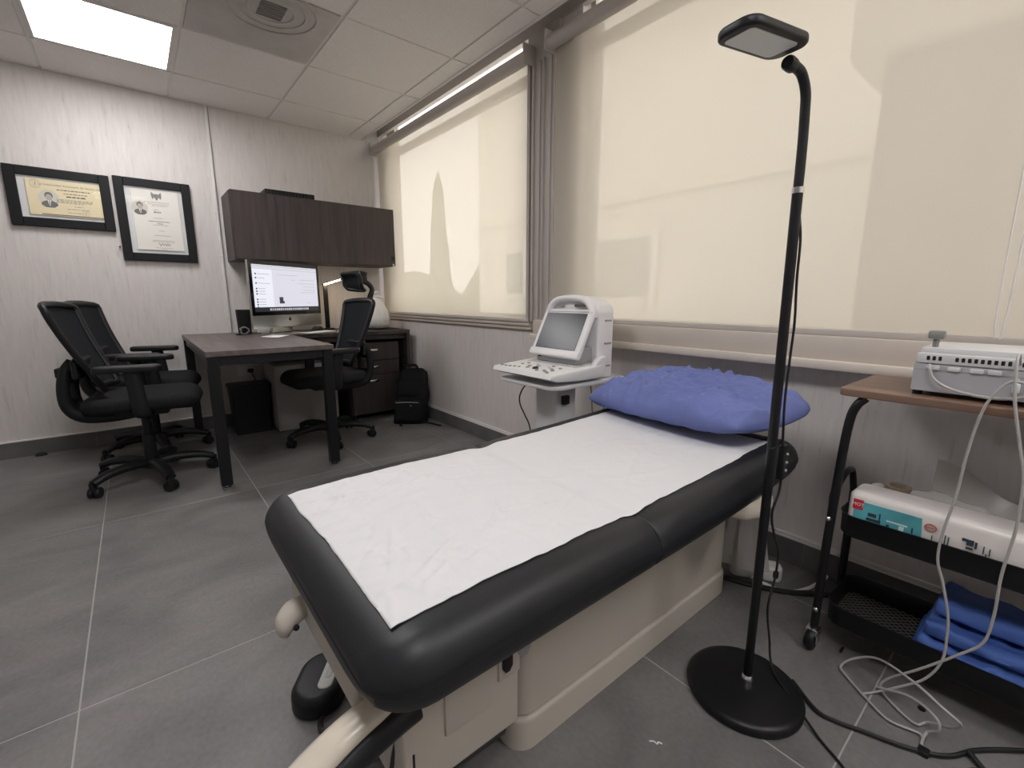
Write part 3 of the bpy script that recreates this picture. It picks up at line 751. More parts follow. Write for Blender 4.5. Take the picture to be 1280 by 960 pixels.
# ------------------------------------------------------------------ office chairs
def make_chair(name, label, headrest=False):
    t = thing(name, label, 'chair', (0, 0, 0), 'black office chairs around the desk')
    h = MB().lathe([(.045, .072), (.055, .085), (.050, .112), (.034, .125)], (0, 0, 0), 20).build('base_hub', M_black, t)
    for k in range(5):
        a = 2*PI*k/5 + .08
        ca, sa = math.cos(a), math.sin(a)
        l = MB().tube([(.03*ca, .03*sa, .098), (.12*ca, .12*sa, .108), (.22*ca, .22*sa, .098), (.285*ca, .285*sa, .076)], [.034, .033, .029, .025], 8, smooth=3, flat=(.75, 1.0)).build('leg', M_black, t, 60)
        wx, wy = .292*ca, .292*sa
        cs = MB().tube([(wx, wy, .082), (wx, wy, .045)], .011, 8)
        i0 = cs.mark(); cs.disc_x((0, -.015, 0), .0275, .019); cs.disc_x((0, .015, 0), .0275, .019); cs.bbox(-.018, .016, -.006, .006, -.004, .028, .004)
        cs.xf(i0, Matrix.Translation((wx-.012*ca, wy-.012*sa, .0275)) @ Matrix.Rotation(a+.6, 4, 'Z'))
        cs.build('caster', M_black, l)
    MB().lathe([(.029, .11), (.029, .26), (.020, .262), (.020, .40)], (0, 0, 0), 16).build('gas_column', M_black, t)
    mc = MB().bbox(-.11, .12, -.085, .085, .378, .425, .012, 2).build('tilt_mechanism', M_black, t)
    MB().tube([(.05, -.08, .395), (.05, -.20, .39), (.06, -.235, .38)], .007, 6).build('lever', M_black, mc)
    mb = MB(); mb.rb(.02, 0, .424, .502, .245, .232, .10, .045, .030, n=7, seg=6, ez=.045, ezb=.03)
    mb.v = [(x, y, z - .55*max(0, x-.17)**1.6 + .25*max(0, -x-.12)**1.5 - .006*math.cos(y*9)) for x, y, z in mb.v]
    mb.build('seat', M_blackf, t, 60)
    # curved mesh back
    zb, zt = .545, .965 if not headrest else .985
    def bk(u, v):
        y = (u-.5)*2; f = v
        hw = .135+.092*min(1, f*1.1)**.8
        x = -.165 - .025*math.sin(PI*f*.9) - .140*f**1.25 + .045*y*y
        return (x, y*hw, zb+(zt-zb)*f - .018*abs(y)**3*f)
    MB().shell(bk, 16, 14, (-.010, 0, 0)).build('back_mesh', M_meshf, t, 60)
    rim = [bk(0, k/10) for k in range(11)] + [bk(k/8, 1) for k in range(1, 9)] + [bk(1, 1-k/10) for k in range(1, 11)] + [bk(1-k/8, 0) for k in range(1, 9)]
    MB().tube(rim, .014, 8, smooth=2, flat=(1.0, 1.25)).build('back_frame', M_black, t, 60)
    # rear spine: two rails joined by cross bars, lumbar block
    sp = MB()
    for s in (-1, 1):
        sp.tube([(.0, s*.05, .395), (-.13, s*.06, .385), (-.235, s*.07, .400), (-.285, s*.075, .455), (-.290, s*.078, .55), (-.272, s*.075, .64), (-.245, s*.06, .69)], [.020, .022, .024, .023, .022, .020, .016], 8, smooth=4, flat=(1.2, .8))
    spn = sp.build('spine', M_black, t, 60)
    for z, x in ((.47, -.287), (.585, -.289), (.66, -.262)): MB().bbox(x-.012, x+.016, -.085, .085, z-.018, z+.018, .006).build('cross_bar', M_black, spn)
    MB().bbox(-.325, -.255, -.035, .035, .60, .65, .008).build('lumbar_knob', M_black, spn)
    MB().bbox(-.235, -.205, -.15, .15, .60, .70, .014, 3).build('lumbar_support', M_black, t)
    for s in (-1, 1):
        ar = MB().tube([(.03, s*.19, .408), (.03, s*.236, .412), (.028, s*.249, .45), (.020, s*.250, .55), (.010, s*.250, .640)], [.022, .022, .024, .023, .022], 8, smooth=3, flat=(.7, 1.5)).build('armrest', M_black, t, 60)
        mb = MB(); mb.rb(.000, s*.250, .640, .672, .135, .040, .032, .012, .008, n=5); mb.v = [(x, y, z+.35*max(0, abs(x)-.06)**2*(-1 if x > 0 else .3)) for x, y, z in mb.v]
        mb.build('arm_pad', M_black, ar, 60)
    if headrest:
        hr = MB().tube([(-.325, 0, .90), (-.355, 0, 1.00), (-.375, 0, 1.06), (-.350, 0, 1.10), (-.315, 0, 1.115)], [.020, .018, .016, .016, .014], 8, smooth=4, flat=(.8, 1.2)).build('headrest_post', M_black, t, 60)
        def hp(u, v):
            y = (u-.5)*2; f = (v-.5)*2
            return (-.275 + .055*y*y + .030*f*abs(f) - .01*f, y*.135*(1-.12*f*f), 1.115+f*.062*(1-.15*y*y))
        mb = MB().shell(hp, 14, 10, (-.016, 0, 0))
        hh = mb.build('headrest', M_meshf, t, 60)
        rim = [hp(0, k/6) for k in range(7)] + [hp(k/8, 1) for k in range(1, 9)] + [hp(1, 1-k/6) for k in range(1, 7)] + [hp(1-k/8, 0) for k in range(1, 9)]
        MB().tube([(x-.008, y, z) for x, y, z in rim], .014, 8, smooth=2).build('headrest_frame', M_black, hh, 60)
        MB().tube([(-.318, 0, 1.105), (-.312, 0, 1.15), (-.318, 0, 1.185)], .018, 8, smooth=3, flat=(.7, 1.6)).build('headrest_clip', M_black, hh, 60)
    return t
ch = make_chair('office_chair', 'black mesh office chair in front of the desk, nearest the viewer')
ch2 = copy_tree(ch); ch2['label'] = 'black mesh office chair in front of the desk, against the wall with the diplomas'
ch.location = (-.020, 3.16, 0); ch.rotation_euler = (0, 0, R(-9))
ch2.location = (.020, 3.755, 0); ch2.rotation_euler = (0, 0, R(-14))
ch3 = make_chair('office_chair', 'black high-back office chair with a headrest behind the desk', True)
ch3.location = (.995, 3.27, 0); ch3.rotation_euler = (0, 0, R(184))

# ------------------------------------------------------------------ desk
t = thing('desk', 'dark wood desk top on black square metal legs', 'desk', (.56, 3.4, 0))
MB().bbox(.247, .872, 2.700, 4.100, .707, .735, .002, 1).build('desk_top', M_desk, t)
for (x, y) in ((.277, 2.732), (.840, 2.732), (.277, 4.06), (.840, 4.06)):
    l = MB().bbox(x-.026, x+.026, y-.026, y+.026, .022, .707, .002, 1).build('leg', M_blackm, t)
    MB().lathe([(.016, 0), (.019, .004), (.019, .010), (.008, .012), (.008, .022)], (x, y, 0), 14).build('foot', M_chrome, l)
for (a, b, c, d) in ((.303, .814, 2.715, 2.745), (.262, .292, 2.758, 4.034), (.825, .855, 2.758, 4.034), (.303, .814, 4.045, 4.075)):
    MB().bbox(a, b, c, d, .660, .707, .002, 1).build('apron', M_blackm, t)

t = thing('side_desk', 'dark wood desk return along the wall under the cabinet', 'desk', (1.33, 3.84, 0))
MB().bbox(.873, 1.792, 3.560, 4.118, .707, .737, .002, 1).build('desk_top', M_cab, t)
MB().bbox(1.762, 1.792, 3.560, 4.118, .003, .706, .002, 1).build('side_panel', M_cab, t)
MB().bbox(.90, 1.761, 4.06, 4.08, .35, .706, .002, 1).build('modesty_panel', M_cab, t)
MB().bbox(.90, 1.761, 3.60, 3.62, .665, .706, .002, 1).build('rail', M_cab, t)

t = thing('drawer_pedestal', 'dark wood pedestal of three drawers with silver handles', 'drawer unit', (1.49, 3.84, 0))
MB().bbox(1.275, 1.700, 3.605, 4.04, .05, .640, .002, 1).build('body', M_cab, t)
for (a, b) in ((.500, .632), (.385, .494), (.062, .379)):
    d = MB().bbox(1.280, 1.695, 3.585, 3.606, a, b, .002, 1).build('drawer', M_cab, t)
    z = b-.05
    MB().bbox(1.425, 1.500, 3.560, 3.568, z-.006, z+.012, .003).bbox(1.427, 1.435, 3.562, 3.588, z-.004, z+.008, .001).bbox(1.490, 1.498, 3.562, 3.588, z-.004, z+.008, .001).build('handle', M_chrome, d)
for (x, y) in ((1.31, 3.64), (1.66, 3.64), (1.31, 4.0), (1.66, 4.0)):
    MB().disc_x((x, y, .025), .025, .02, axis='x').box(x-.008, x+.008, y-.008, y+.008, .03, .05).build('caster', M_black, t)
tag(rebase(MB().bbox(1.800, 1.835, 3.62, 4.08, .0, .645, .002, 1).build('board', mat('grey_board', (.22, .21, .20), .6, var=(6, .05)))), 'grey board standing upright between desk and window wall', 'board')

# wall cabinet
t = thing('wall_cabinet', 'dark brown wood overhead cabinet mounted above the computer', 'cabinet', (1.2, 3.96, 1.268))
MB().bbox(.594, 1.802, 3.820, 4.133, 1.268, 1.732, .002, 1).build('body', M_cab, t)
dr = MB().bbox(.600, 1.802, 3.799, 3.819, 1.272, 1.735, .0015, 1).build('door', M_cab, t)
MB().bbox(1.765, 1.797, 3.797, 3.80, 1.315, 1.352, .002, 1).build('lock', M_black, dr)
ky = MB().prism([(1.772, 1.288), (1.790, 1.288), (1.786, 1.272), (1.781, 1.262), (1.776, 1.272)], 'y', 3.793, 3.797).build('key', M_silver, dr)

t = thing('black_box', 'flat black ribbed box lying on top of the wall cabinet', 'box', (1.02, 3.95, 1.733))
MB().bbox(.845, 1.195, 3.90, 4.06, 1.7335, 1.790, .004).build('case', M_black, t)
for k in range(14): MB().bbox(.862+k*.0235, .868+k*.0235, 3.894, 3.902, 1.742, 1.782, .001, 1).build('rib', M_black, t)

# ------------------------------------------------------------------ framed diplomas
M_frame = mat('black_frame', (.009, .010, .012), .5, spec=.25)
M_mount = mat('mount_board', (.66, .66, .66), .7)
M_ink = mat('print_ink', (.10, .09, .08), .8)
M_ink2 = mat('print_ink_soft', (.33, .29, .23), .8)
M_skin = mat('print_face', (.42, .38, .35), .8)
def diploma(x0, x1, z0, z1, fw, inner, paperc, label, kind, tilt=0):
    cx, cz = (x0+x1)/2, (z0+z1)/2; yb = YB
    t = thing('framed_diploma', label, 'framed diploma', (cx, yb-.012, z0))
    fr = MB()
    y0, y1 = yb-.028, yb-.002
    for (a, b, c, d) in ((x0, x0+fw, z0, z1), (x1-fw, x1, z0, z1), (x0+fw, x1-fw, z0, z0+fw), (x0+fw, x1-fw, z1-fw, z1)):
        fr.bbox(a, b, y0, y1, c, d, .003, 1)
    fr.build('frame', M_frame, t)
    MB().box(x0+fw, x1-fw, yb-.012, yb-.006, z0+fw, z1-fw).build('mount', M_mount, t, 0)
    ix0, ix1, iz0, iz1 = inner
    pa = MB().bbox(ix0, ix1, yb-.020, yb-.0135, iz0, iz1, .001, 1).build('certificate', paperc, t, 0)
    yp = yb-.0203
    rot = (PI/2, 0, 0)
    W, H = ix1-ix0, iz1-iz0
    def bars(lst, m, nm='printed_text'):
        mb = MB()
        for (u, v, wd, hh) in lst:
            # a printed line: a row of word-length dashes
            a = u-wd/2
            while a < u+wd/2-.01:
                b = min(a+random.uniform(.02, .07), u+wd/2)
                mb.box(ix0+W*a, ix0+W*b, yp-.0002, yp+.0006, iz0+H*v-hh/2, iz0+H*v+hh/2); a = b+.012
        mb.build(nm, m, pa, 0)
    def portrait(u, v, r):
        c = (ix0+W*u, iz0+H*v)
        def ell(rx, rz, du, dv, n=20, a0=0, a1=2*PI): return [(c[0]+du+rx*math.cos(a0+(a1-a0)*k/n), c[1]+dv+rz*math.sin(a0+(a1-a0)*k/n)) for k in range(n)]
        p = MB().prism(ell(r, r*1.15, 0, 0), 'y', yp-.0001, yp+.0006).build('portrait', mat('print_grey', (.62, .58, .50) if kind == 1 else (.62, .62, .62), .8), pa, 0)
        mb = MB().prism([(c[0]-r*.80, c[1]-r*.78), (c[0]-r*.70, c[1]-r*.45), (c[0]-r*.25, c[1]-r*.22), (c[0]+r*.25, c[1]-r*.22), (c[0]+r*.70, c[1]-r*.45), (c[0]+r*.80, c[1]-r*.78), (c[0]+r*.4, c[1]-r*1.08), (c[0]-r*.4, c[1]-r*1.08)], 'y', yp-.0003, yp)
        mb.prism(ell(r*.40, r*.46, 0, r*.38), 'y', yp-.0003, yp)
        mb.build('portrait_ink', M_ink, p, 0)
        MB().prism(ell(r*.32, r*.40, 0, r*.18), 'y', yp-.0006, yp-.0003).build('portrait_face', M_skin, p, 0)
        MB().prism([(c[0]-r*.16, c[1]-r*.22), (c[0]+r*.16, c[1]-r*.22), (c[0]+r*.05, c[1]-r*.85), (c[0]-r*.05, c[1]-r*.85)], 'y', yp-.0006, yp-.0003).build('portrait_shirt', M_sheet, p, 0)
        MB().prism([(c[0]-r*.05, c[1]-r*.25), (c[0]+r*.05, c[1]-r*.25), (c[0]+r*.04, c[1]-r*.80), (c[0]-r*.04, c[1]-r*.80)], 'y', yp-.0008, yp-.0006).build('portrait_tie', M_ink, p, 0)
    def ringseal(u, v, r, m):
        c = (ix0+W*u, yp-.0003, iz0+H*v)
        mb = MB(); mb.tube([(c[0]+r*math.cos(k*PI/12), c[1], c[2]+r*math.sin(k*PI/12)) for k in range(25)], r*.12, 5, flat=(1, .3))
        mb.tube([(c[0]+r*.62*math.cos(k*PI/12), c[1], c[2]+r*.62*math.sin(k*PI/12)) for k in range(25)], r*.07, 5, flat=(1, .3))
        mb.box(c[0]-r*.12, c[0]+r*.12, c[1]-.0002, c[1]+.0003, c[2]-r*.35, c[2]+r*.35)
        mb.build('seal', m, pa, 0)
    if kind == 1:
        txt('La Universidad Autonoma de Nuevo León', .0175, M_ink, pa, (ix0+W*.60, yp-.0002, iz0+H*.865), rot)
        bars([(.62, .745, .45, .006), (.64, .65, .32, .005), (.64, .57, .26, .008)], M_ink)
        bars([(.62, .48, .50, .004), (.62, .45, .50, .004), (.62, .42, .50, .004), (.55, .39, .36, .004), (.66, .30, .12, .004), (.66, .22, .32, .004), (.60, .12, .20, .004)], M_ink2)
        MB().box(ix0+W*.15, ix1-.002, yp-.0002, yp+.0005, iz0+.004, iz0+.010).build('printed_rule', mat('rule_brown', (.16, .07, .03), .7), pa, 0)
        portrait(.275, .47, .047); ringseal(.125, .86, .023, M_ink2); ringseal(.745, .12, .017, M_ink2)
    else:
        bars([(.53, .805, .54, .0035), (.55, .775, .44, .0035), (.57, .75, .32, .0035), (.50, .675, .13, .004), (.52, .54, .20, .0035), (.56, .425, .34, .0035), (.55, .33, .14, .0035), (.56, .25, .36, .0035), (.57, .165, .46, .003), (.57, .145, .50, .003), (.57, .04, .38, .003), (.57, .02, .10, .003)], M_ink2)
        bars([(.51, .64, .15, .008), (.53, .485, .46, .0045), (.54, .45, .12, .0045)], M_ink)
        MB().tube([(ix0+W*(.45+.02*k), yp-.0006, iz0+H*(.10+.022*math.sin(k*2.1)+.008*math.cos(k*5))) for k in range(14)], .0016, 5, smooth=3, flat=(1, .4)).build('signature', M_ink, pa, 0)
        c = (ix0+W*.53, iz0+H*.905); r = .030
        mb = MB()
        for sx in (-1, 1):
            mb.prism([(c[0]+sx*r*.2, c[1]+r*.2), (c[0]+sx*r*.9, c[1]+r*.95), (c[0]+sx*r*.95, c[1]+r*.1), (c[0]+sx*r*.75, c[1]-r*.7), (c[0]+sx*r*.45, c[1]-r*.3)], 'y', yp-.0004, yp+.0004)
        mb.prism([(c[0]-r*.35, c[1]+r*.5), (c[0]+r*.35, c[1]+r*.5), (c[0]+r*.35, c[1]-r*.4), (c[0], c[1]-r*.95), (c[0]-r*.35, c[1]-r*.4)], 'y', yp-.0004, yp+.0004)
        mb.build('crest', mat('print_crest', (.20, .19, .19), .8), pa, 0)
        portrait(.16, .70, .043)
    # glass sheet in front of the certificate
    MB().box(x0+fw, x1-fw, yb-.024, yb-.0232, z0+fw, z1-fw).build('glass', M_glass, t, 0)
M_cert1 = mat('cream_certificate', (.78, .67, .43), .8, var=(3, .05))
M_cert2 = mat('white_certificate', (.80, .77, .72), .8, var=(3, .03))
diploma(-.507, -.030, 1.430, 1.776, .052, (-.420, -.080, 1.500, 1.710), M_cert1, 'landscape cream certificate in a wide black frame', 1)
diploma(-.012, .404, 1.250, 1.786, .052, (.070, .330, 1.325, 1.720), M_cert2, 'portrait-format white certificate in a black frame', 2)
tag(rebase(MB().tube([(-.024, YB, 1.338), (-.024, YB-.02, 1.338), (-.024, YB-.022, 1.342)], .005, 8).build('wall_hook', M_silver)), 'tiny metal hook in the wall between the framed diplomas', 'hook')

# ------------------------------------------------------------------ things on and under the desk
DZ = .7352
def computer():
    t = thing('desktop_computer', 'slim silver all-in-one computer with a lit white screen on the desk', 'computer', (.892, 3.727, DZ+.002))
    d = Vector((.575, .35, 0)).normalized(); nrm = Vector((d.y, -d.x, 0))   # width direction, facing direction
    B = Matrix(((d.x, nrm.x, 0, .892), (d.y, nrm.y, 0, 3.727), (0, 0, 1, DZ+.002), (0, 0, 0, 1)))
    def put(mb, *a, **k): mb.xf(0, B); return mb.build(*a, **k)
    hw = .325
    # local: x across, y towards the user, z up
    put(MB().bbox(-hw, hw, -.010, .010, .052, .515, .004), 'body', M_silver, t)
    bz = put(MB().bbox(-hw+.002, hw-.002, .0095, .0115, .140, .514, .001, 1), 'bezel', mat('screen_bezel', (.008, .008, .009), .12), t)
    MW = mat('screen_white', (.02, .02, .02), .25, emit=((.86, .85, .95), .82))
    MW2 = mat('screen_panel', (.02, .02, .02), .25, emit=((.90, .91, 1.0), .92))
    MD = mat('screen_dock', (.02, .02, .02), .25, emit=((.02, .022, .026), 1))
    ML = mat('screen_line', (.02, .02, .02), .25, emit=((.50, .50, .56), .7))
    MK = mat('screen_ink', (.01, .01, .01), .3, emit=((.04, .04, .05), 1))
    sx, z0, z1 = .298, .166, .488
    put(MB().box(-sx, sx, .0115, .0120, z0, z1), 'screen', MD, bz, smooth=0)
    put(MB().box(-sx, sx, .0120, .0123, z0+.032, z1), 'window_area', MW, bz, smooth=0)
    put(MB().box(-sx, -sx+.165, .0123, .0125, z0+.032, z1-.026), 'side_list', MW2, bz, smooth=0)
    put(MB().box(-sx, sx, .0123, .0126, z1-.012, z1-.0095).box(-sx, sx, .0123, .0126, z1-.028, z1-.026), 'toolbar', ML, bz, smooth=0)
    rows = MB(); dots = MB()
    for k, zz in enumerate((.425, .398, .362, .325, .307, .289, .252, .234, .216, .198)):
        dots.box(-sx+.020, -sx+.032, .0125, .0127, zz-.005, zz+.005); rows.box(-sx+.042, -sx+.042+(.10 if k in (0, 2) else .055), .0125, .0127, zz-.0015, zz+.0015)
    for (a, b, zz) in ((-.09, .10, .425), (.12, .27, .395), (.10, .27, .368), (.15, .27, .345), (.15, .27, .320), (.12, .27, .302), (.18, .22, .225), (.04, .07, .392)):
        rows.box(a, b, .0123, .0126, zz-.001, zz+.001)
    put(rows, 'text_rows', ML, bz, smooth=0); put(dots, 'list_icons', MK, bz, smooth=0)
    put(MB().box(-.085, -.050, .0123, .0126, .222, .268).box(-.050, -.040, .0123, .0126, .222, .240), 'picture', MK, bz, smooth=0)
    for k in range(20):
        c = [(.85, .85, .9), (.55, .62, .9), (.9, .6, .65), (.7, .85, .75), (.9, .9, .9)][k % 5]
        put(MB().box(-.175+k*.0185, -.161+k*.0185, .0120, .0124, z0+.008, z0+.022), 'dock_icon', mat('dock_%d' % (k % 5), (.02, .02, .02), .3, emit=(c, .6)), bz, smooth=0)
    # mark on the chin: bitten round fruit with a leaf
    ap = [(.012*math.cos(a)*(1-.10*max(0, math.sin(a))**6), .108+.013*math.sin(a)*(1-.12*max(0, math.sin(a))**8)) for a in [k*2*PI/24 for k in range(24)]]
    ap = [(x, z) if not ((x-.0125)**2+(z-.1095)**2 < .0055**2) else (.0085, z) for x, z in ap]
    put(MB().prism(ap, 'y', .0100, .0106).prism([(.000, .1225), (.005, .130), (.006, .1255), (.002, .1215)], 'y', .0100, .0106), 'emblem', M_black, t, smooth=0)
    st = MB().prism([(-.010, .30), (-.022, .30), (-.085, .012), (-.085, .004), (-.070, .012)], 'x', -.095, .095)
    put(st, 'stand', M_silver, t); put(MB().rb(0, -.010, 0, .006, .100, .085, .012, .002), 'stand_foot', M_silver, t)
computer()

t = thing('black_tumbler', 'tall tapered matte black container on the desk beside the computer', 'container', (.622, 3.90, DZ))
MB().lathe([(.042, 0), (.043, .003), (.050, .175), (.050, .178), (.046, .178), (.040, .01)], (.622, 3.90, DZ), 24).build('body', M_black, t)
t = thing('coiled_cable', 'small grey coiled cable at the foot of the black container', 'cable', (.600, 3.79, DZ))
MB().tube([(.600+(.026+.006*math.sin(k*1.7))*math.cos(k*.55), 3.79+.012*math.sin(k*.9), DZ+.032+(.024+.004*math.cos(k*2.3))*math.sin(k*.55)) for k in range(46)], .0032, 6, smooth=2).build('coil', mat('cable_grey', (.22, .22, .22), .4), t)
MB().tube([(.60, 3.79, DZ+.004), (.56, 3.76, DZ+.004), (.545, 3.80, DZ+.004), (.57, 3.84, DZ+.004), (.66, 3.83, DZ+.004), (.72, 3.86, DZ+.004)], .003, 6, smooth=4).build('tail', M_bcable, t)
tag(rebase(MB().prism([(.655, 3.545), (.735, 3.400), (.845, 3.560), (.765, 3.705)], 'z', DZ, DZ+.001).build('paper_note', M_sheet)), 'single white sheet of paper lying on the desk top', 'paper')
t = thing('keyboard', 'thin keyboard on the desk in front of the computer', 'keyboard', (.78, 3.88-.20, DZ))
d = Vector((.575, .35, 0)).normalized()
MB().xf(0, Matrix.Identity(4))
mb = MB().bbox(-.14, .14, -.055, .055, 0, .008, .003); Mk = Matrix.Translation((1.07, 3.645, .7375)) @ Matrix.Rotation(math.atan2(d.y, d.x), 4, 'Z')
t.location = (1.07, 3.625, .7375); ORG[t] = Vector((1.07, 3.625, .7375))
mb.xf(0, Mk); mb.build('case', M_silver, t)
mb = MB()
for i in range(13):
    for j in range(5): mb.box(-.133+i*.0206, -.116+i*.0206, -.048+j*.0195, -.032+j*.0195, .008, .0105)
mb.xf(0, Mk); kk = mb.build('keys', M_white, t, smooth=0); kk['kind'] = 'stuff'
t = thing('computer_mouse', 'white computer mouse on the dark desk return', 'mouse', (1.27, 3.66, .7375))
mb = MB().ball((0, 0, 0), 1, 16, 10); mb.v = [(x*.055, y*.030, max(0, z)*.026) for x, y, z in mb.v]; mb.xf(0, Matrix.Translation((1.27, 3.66, .7375)) @ Matrix.Rotation(R(20), 4, 'Z')); mb.build('shell', M_white, t, 60)
t = thing('glasses_case', 'rounded black glasses case below the computer screen', 'case', (1.10, 3.76, .7375))
mb = MB().ball((0, 0, 0), 1, 18, 10); mb.v = [(x*.068, y*.026, max(-.2, z)*.040+.008) for x, y, z in mb.v]; mb.xf(0, Matrix.Translation((1.105, 3.775, .7375)) @ Matrix.Rotation(R(31), 4, 'Z')); mb.build('shell', M_black, t, 60)
tag(rebase(MB().bbox(.70, .78, 3.86, 3.90, DZ, DZ+.045, .003).build('white_box', M_white)), 'small white box on the desk below the left half of the screen', 'box')

t = thing('desk_lamp', 'slim black desk lamp with a lit stick light behind the computer', 'desk lamp', (1.235, 3.95, .7375))
MB().rb(1.255, 3.96, .7375, .752, .045, .045, .044, .004, n=8).build('base', M_black, t)
MB().bbox(1.225, 1.262, 3.952, 3.966, .752, 1.105, .004).build('stem', M_black, t)
mb = MB().bbox(0, .175, -.016, .016, -.004, .006, .003); Ms = Matrix.Translation((1.215, 3.945, 1.104)) @ Matrix.Rotation(R(-18), 4, 'Y') @ Matrix.Rotation(R(-12), 4, 'Z')
mb.xf(0, Ms); ar = mb.build('arm', M_black, t)
mb = MB().box(.015, .150, -.014, .014, -.0055, -.0042).box(.015, .150, -.0175, -.0162, -.004, .004); mb.xf(0, Ms); mb.build('light_strip', mat('strip_led', (1, 1, 1), .5, emit=((1, .76, .44), 36.0)), ar, smooth=0)

# white plastic bag on the desk return
def plastic_bag(name, label, c, r, h, m, knot=True, seed=0):
    rings = []; n = 40
    prof = [(.55, 0), (.86, .02), (1.0, .14), (.98, .30), (.80, .50), (.55, .68), (.30, .80), (.13, .87), (.12, .90), (.24, .95), (.30, 1.0), (.14, 1.03)]
    for i, (pr, pz) in enumerate(prof):
        ring = []
        for k in range(n):
            a = 2*PI*k/n
            pleat = 1+.07*math.sin(a*11+seed)*(0.4+pz)+.10*noise.noise(Vector((math.cos(a)*1.6, math.sin(a)*1.6, pz*3+seed)))
            ring.append((c[0]+r*pr*pleat*math.cos(a), c[1]+r*pr*pleat*math.sin(a), c[2]+h*pz+.006*math.sin(a*3+seed)*(pz > .9)))
        rings.append(ring)
    t = thing(name, label, 'bag', c)
    b = MB().loft(rings).build('body', m, t, 70)
    if knot:
        MB().tube([(c[0]-.02, c[1]-.01, c[2]+h*.885), (c[0]+.02, c[1]-.02, c[2]+h*.89), (c[0]+.02, c[1]+.02, c[2]+h*.885), (c[0]-.02, c[1]+.012, c[2]+h*.89), (c[0]+.02, c[1]-.02, c[2]+h*.87), (c[0]+.055, c[1]-.03, c[2]+h*.86)], .008, 8, smooth=3).build('knot', m, t, 60)
    return t
tag(rebase(MB().bbox(1.50, 1.745, 3.66, 3.95, .7375, .745, .003).build('folder', M_black)), 'thin black folder under the white plastic bag', 'folder')
plastic_bag('plastic_bag', 'white plastic bag tied in a knot on the desk return', (1.610, 3.79, .7455), .105, .30, M_bagw)

# waste bin, grey cabinet, outlet under the desk
t = thing('waste_bin', 'black rectangular waste bin on the floor under the desk', 'bin', (.60, 3.86, 0))
mb = MB().rb(.600, 3.86, 0, .36, .130, .095, .02, 0, 0, taper=.016); mb.build('body', M_black, t)
MB().rb(.600, 3.86, .352, .372, .137, .102, .022, .004, .004).build('rim', M_black, t)
t = thing('floor_cabinet', 'plain grey metal case standing on the floor under the desk', 'cabinet', (.96, 3.83, 0))
M_gcab = mat('grey_case', (.30, .29, .28), .5, var=(4, .05))
MB().bbox(.742, 1.190, 3.66, 4.03, .010, .505, .004).build('body', M_gcab, t)
MB().bbox(.752, 1.180, 3.652, 3.661, .030, .495, .003).build('front_panel', M_gcab, t)
for x in (.77, 1.16):
    for y in (3.69, 4.0): MB().lathe([(.014, 0), (.016, .01)], (x, y, 0), 10).build('foot', M_black, t)
t = thing('wall_outlet', 'white wall outlet with a black plug under the desk', 'outlet', (.64, YB, .38))
MB().bbox(.575, .705, YB-.008, YB, .39, .465, .003).build('plate', M_trimw, t)
MB().bbox(.645, .685, YB-.04, YB-.008, .415, .443, .004).build('plug', M_black, t)
MB().tube([(.665, YB-.035, .42), (.68, YB-.05, .38), (.71, YB-.06, .30), (.76, YB-.07, .15), (.77, YB-.07, .03)], .004, 6, smooth=4).build('cable', M_bcable, t)
t = thing('door_stop', 'tiny black rubber door stop on the floor by the wall', 'door stop', (-.57, 4.085, 0))
mb = MB().ball((0, 0, 0), 1, 12, 8); mb.v = [(x*.03, y*.016, max(0, z)*.022) for x, y, z in mb.v]; mb.xf(0, Matrix.Translation((-.57, 4.085, 0))); mb.build('wedge', M_black, t)

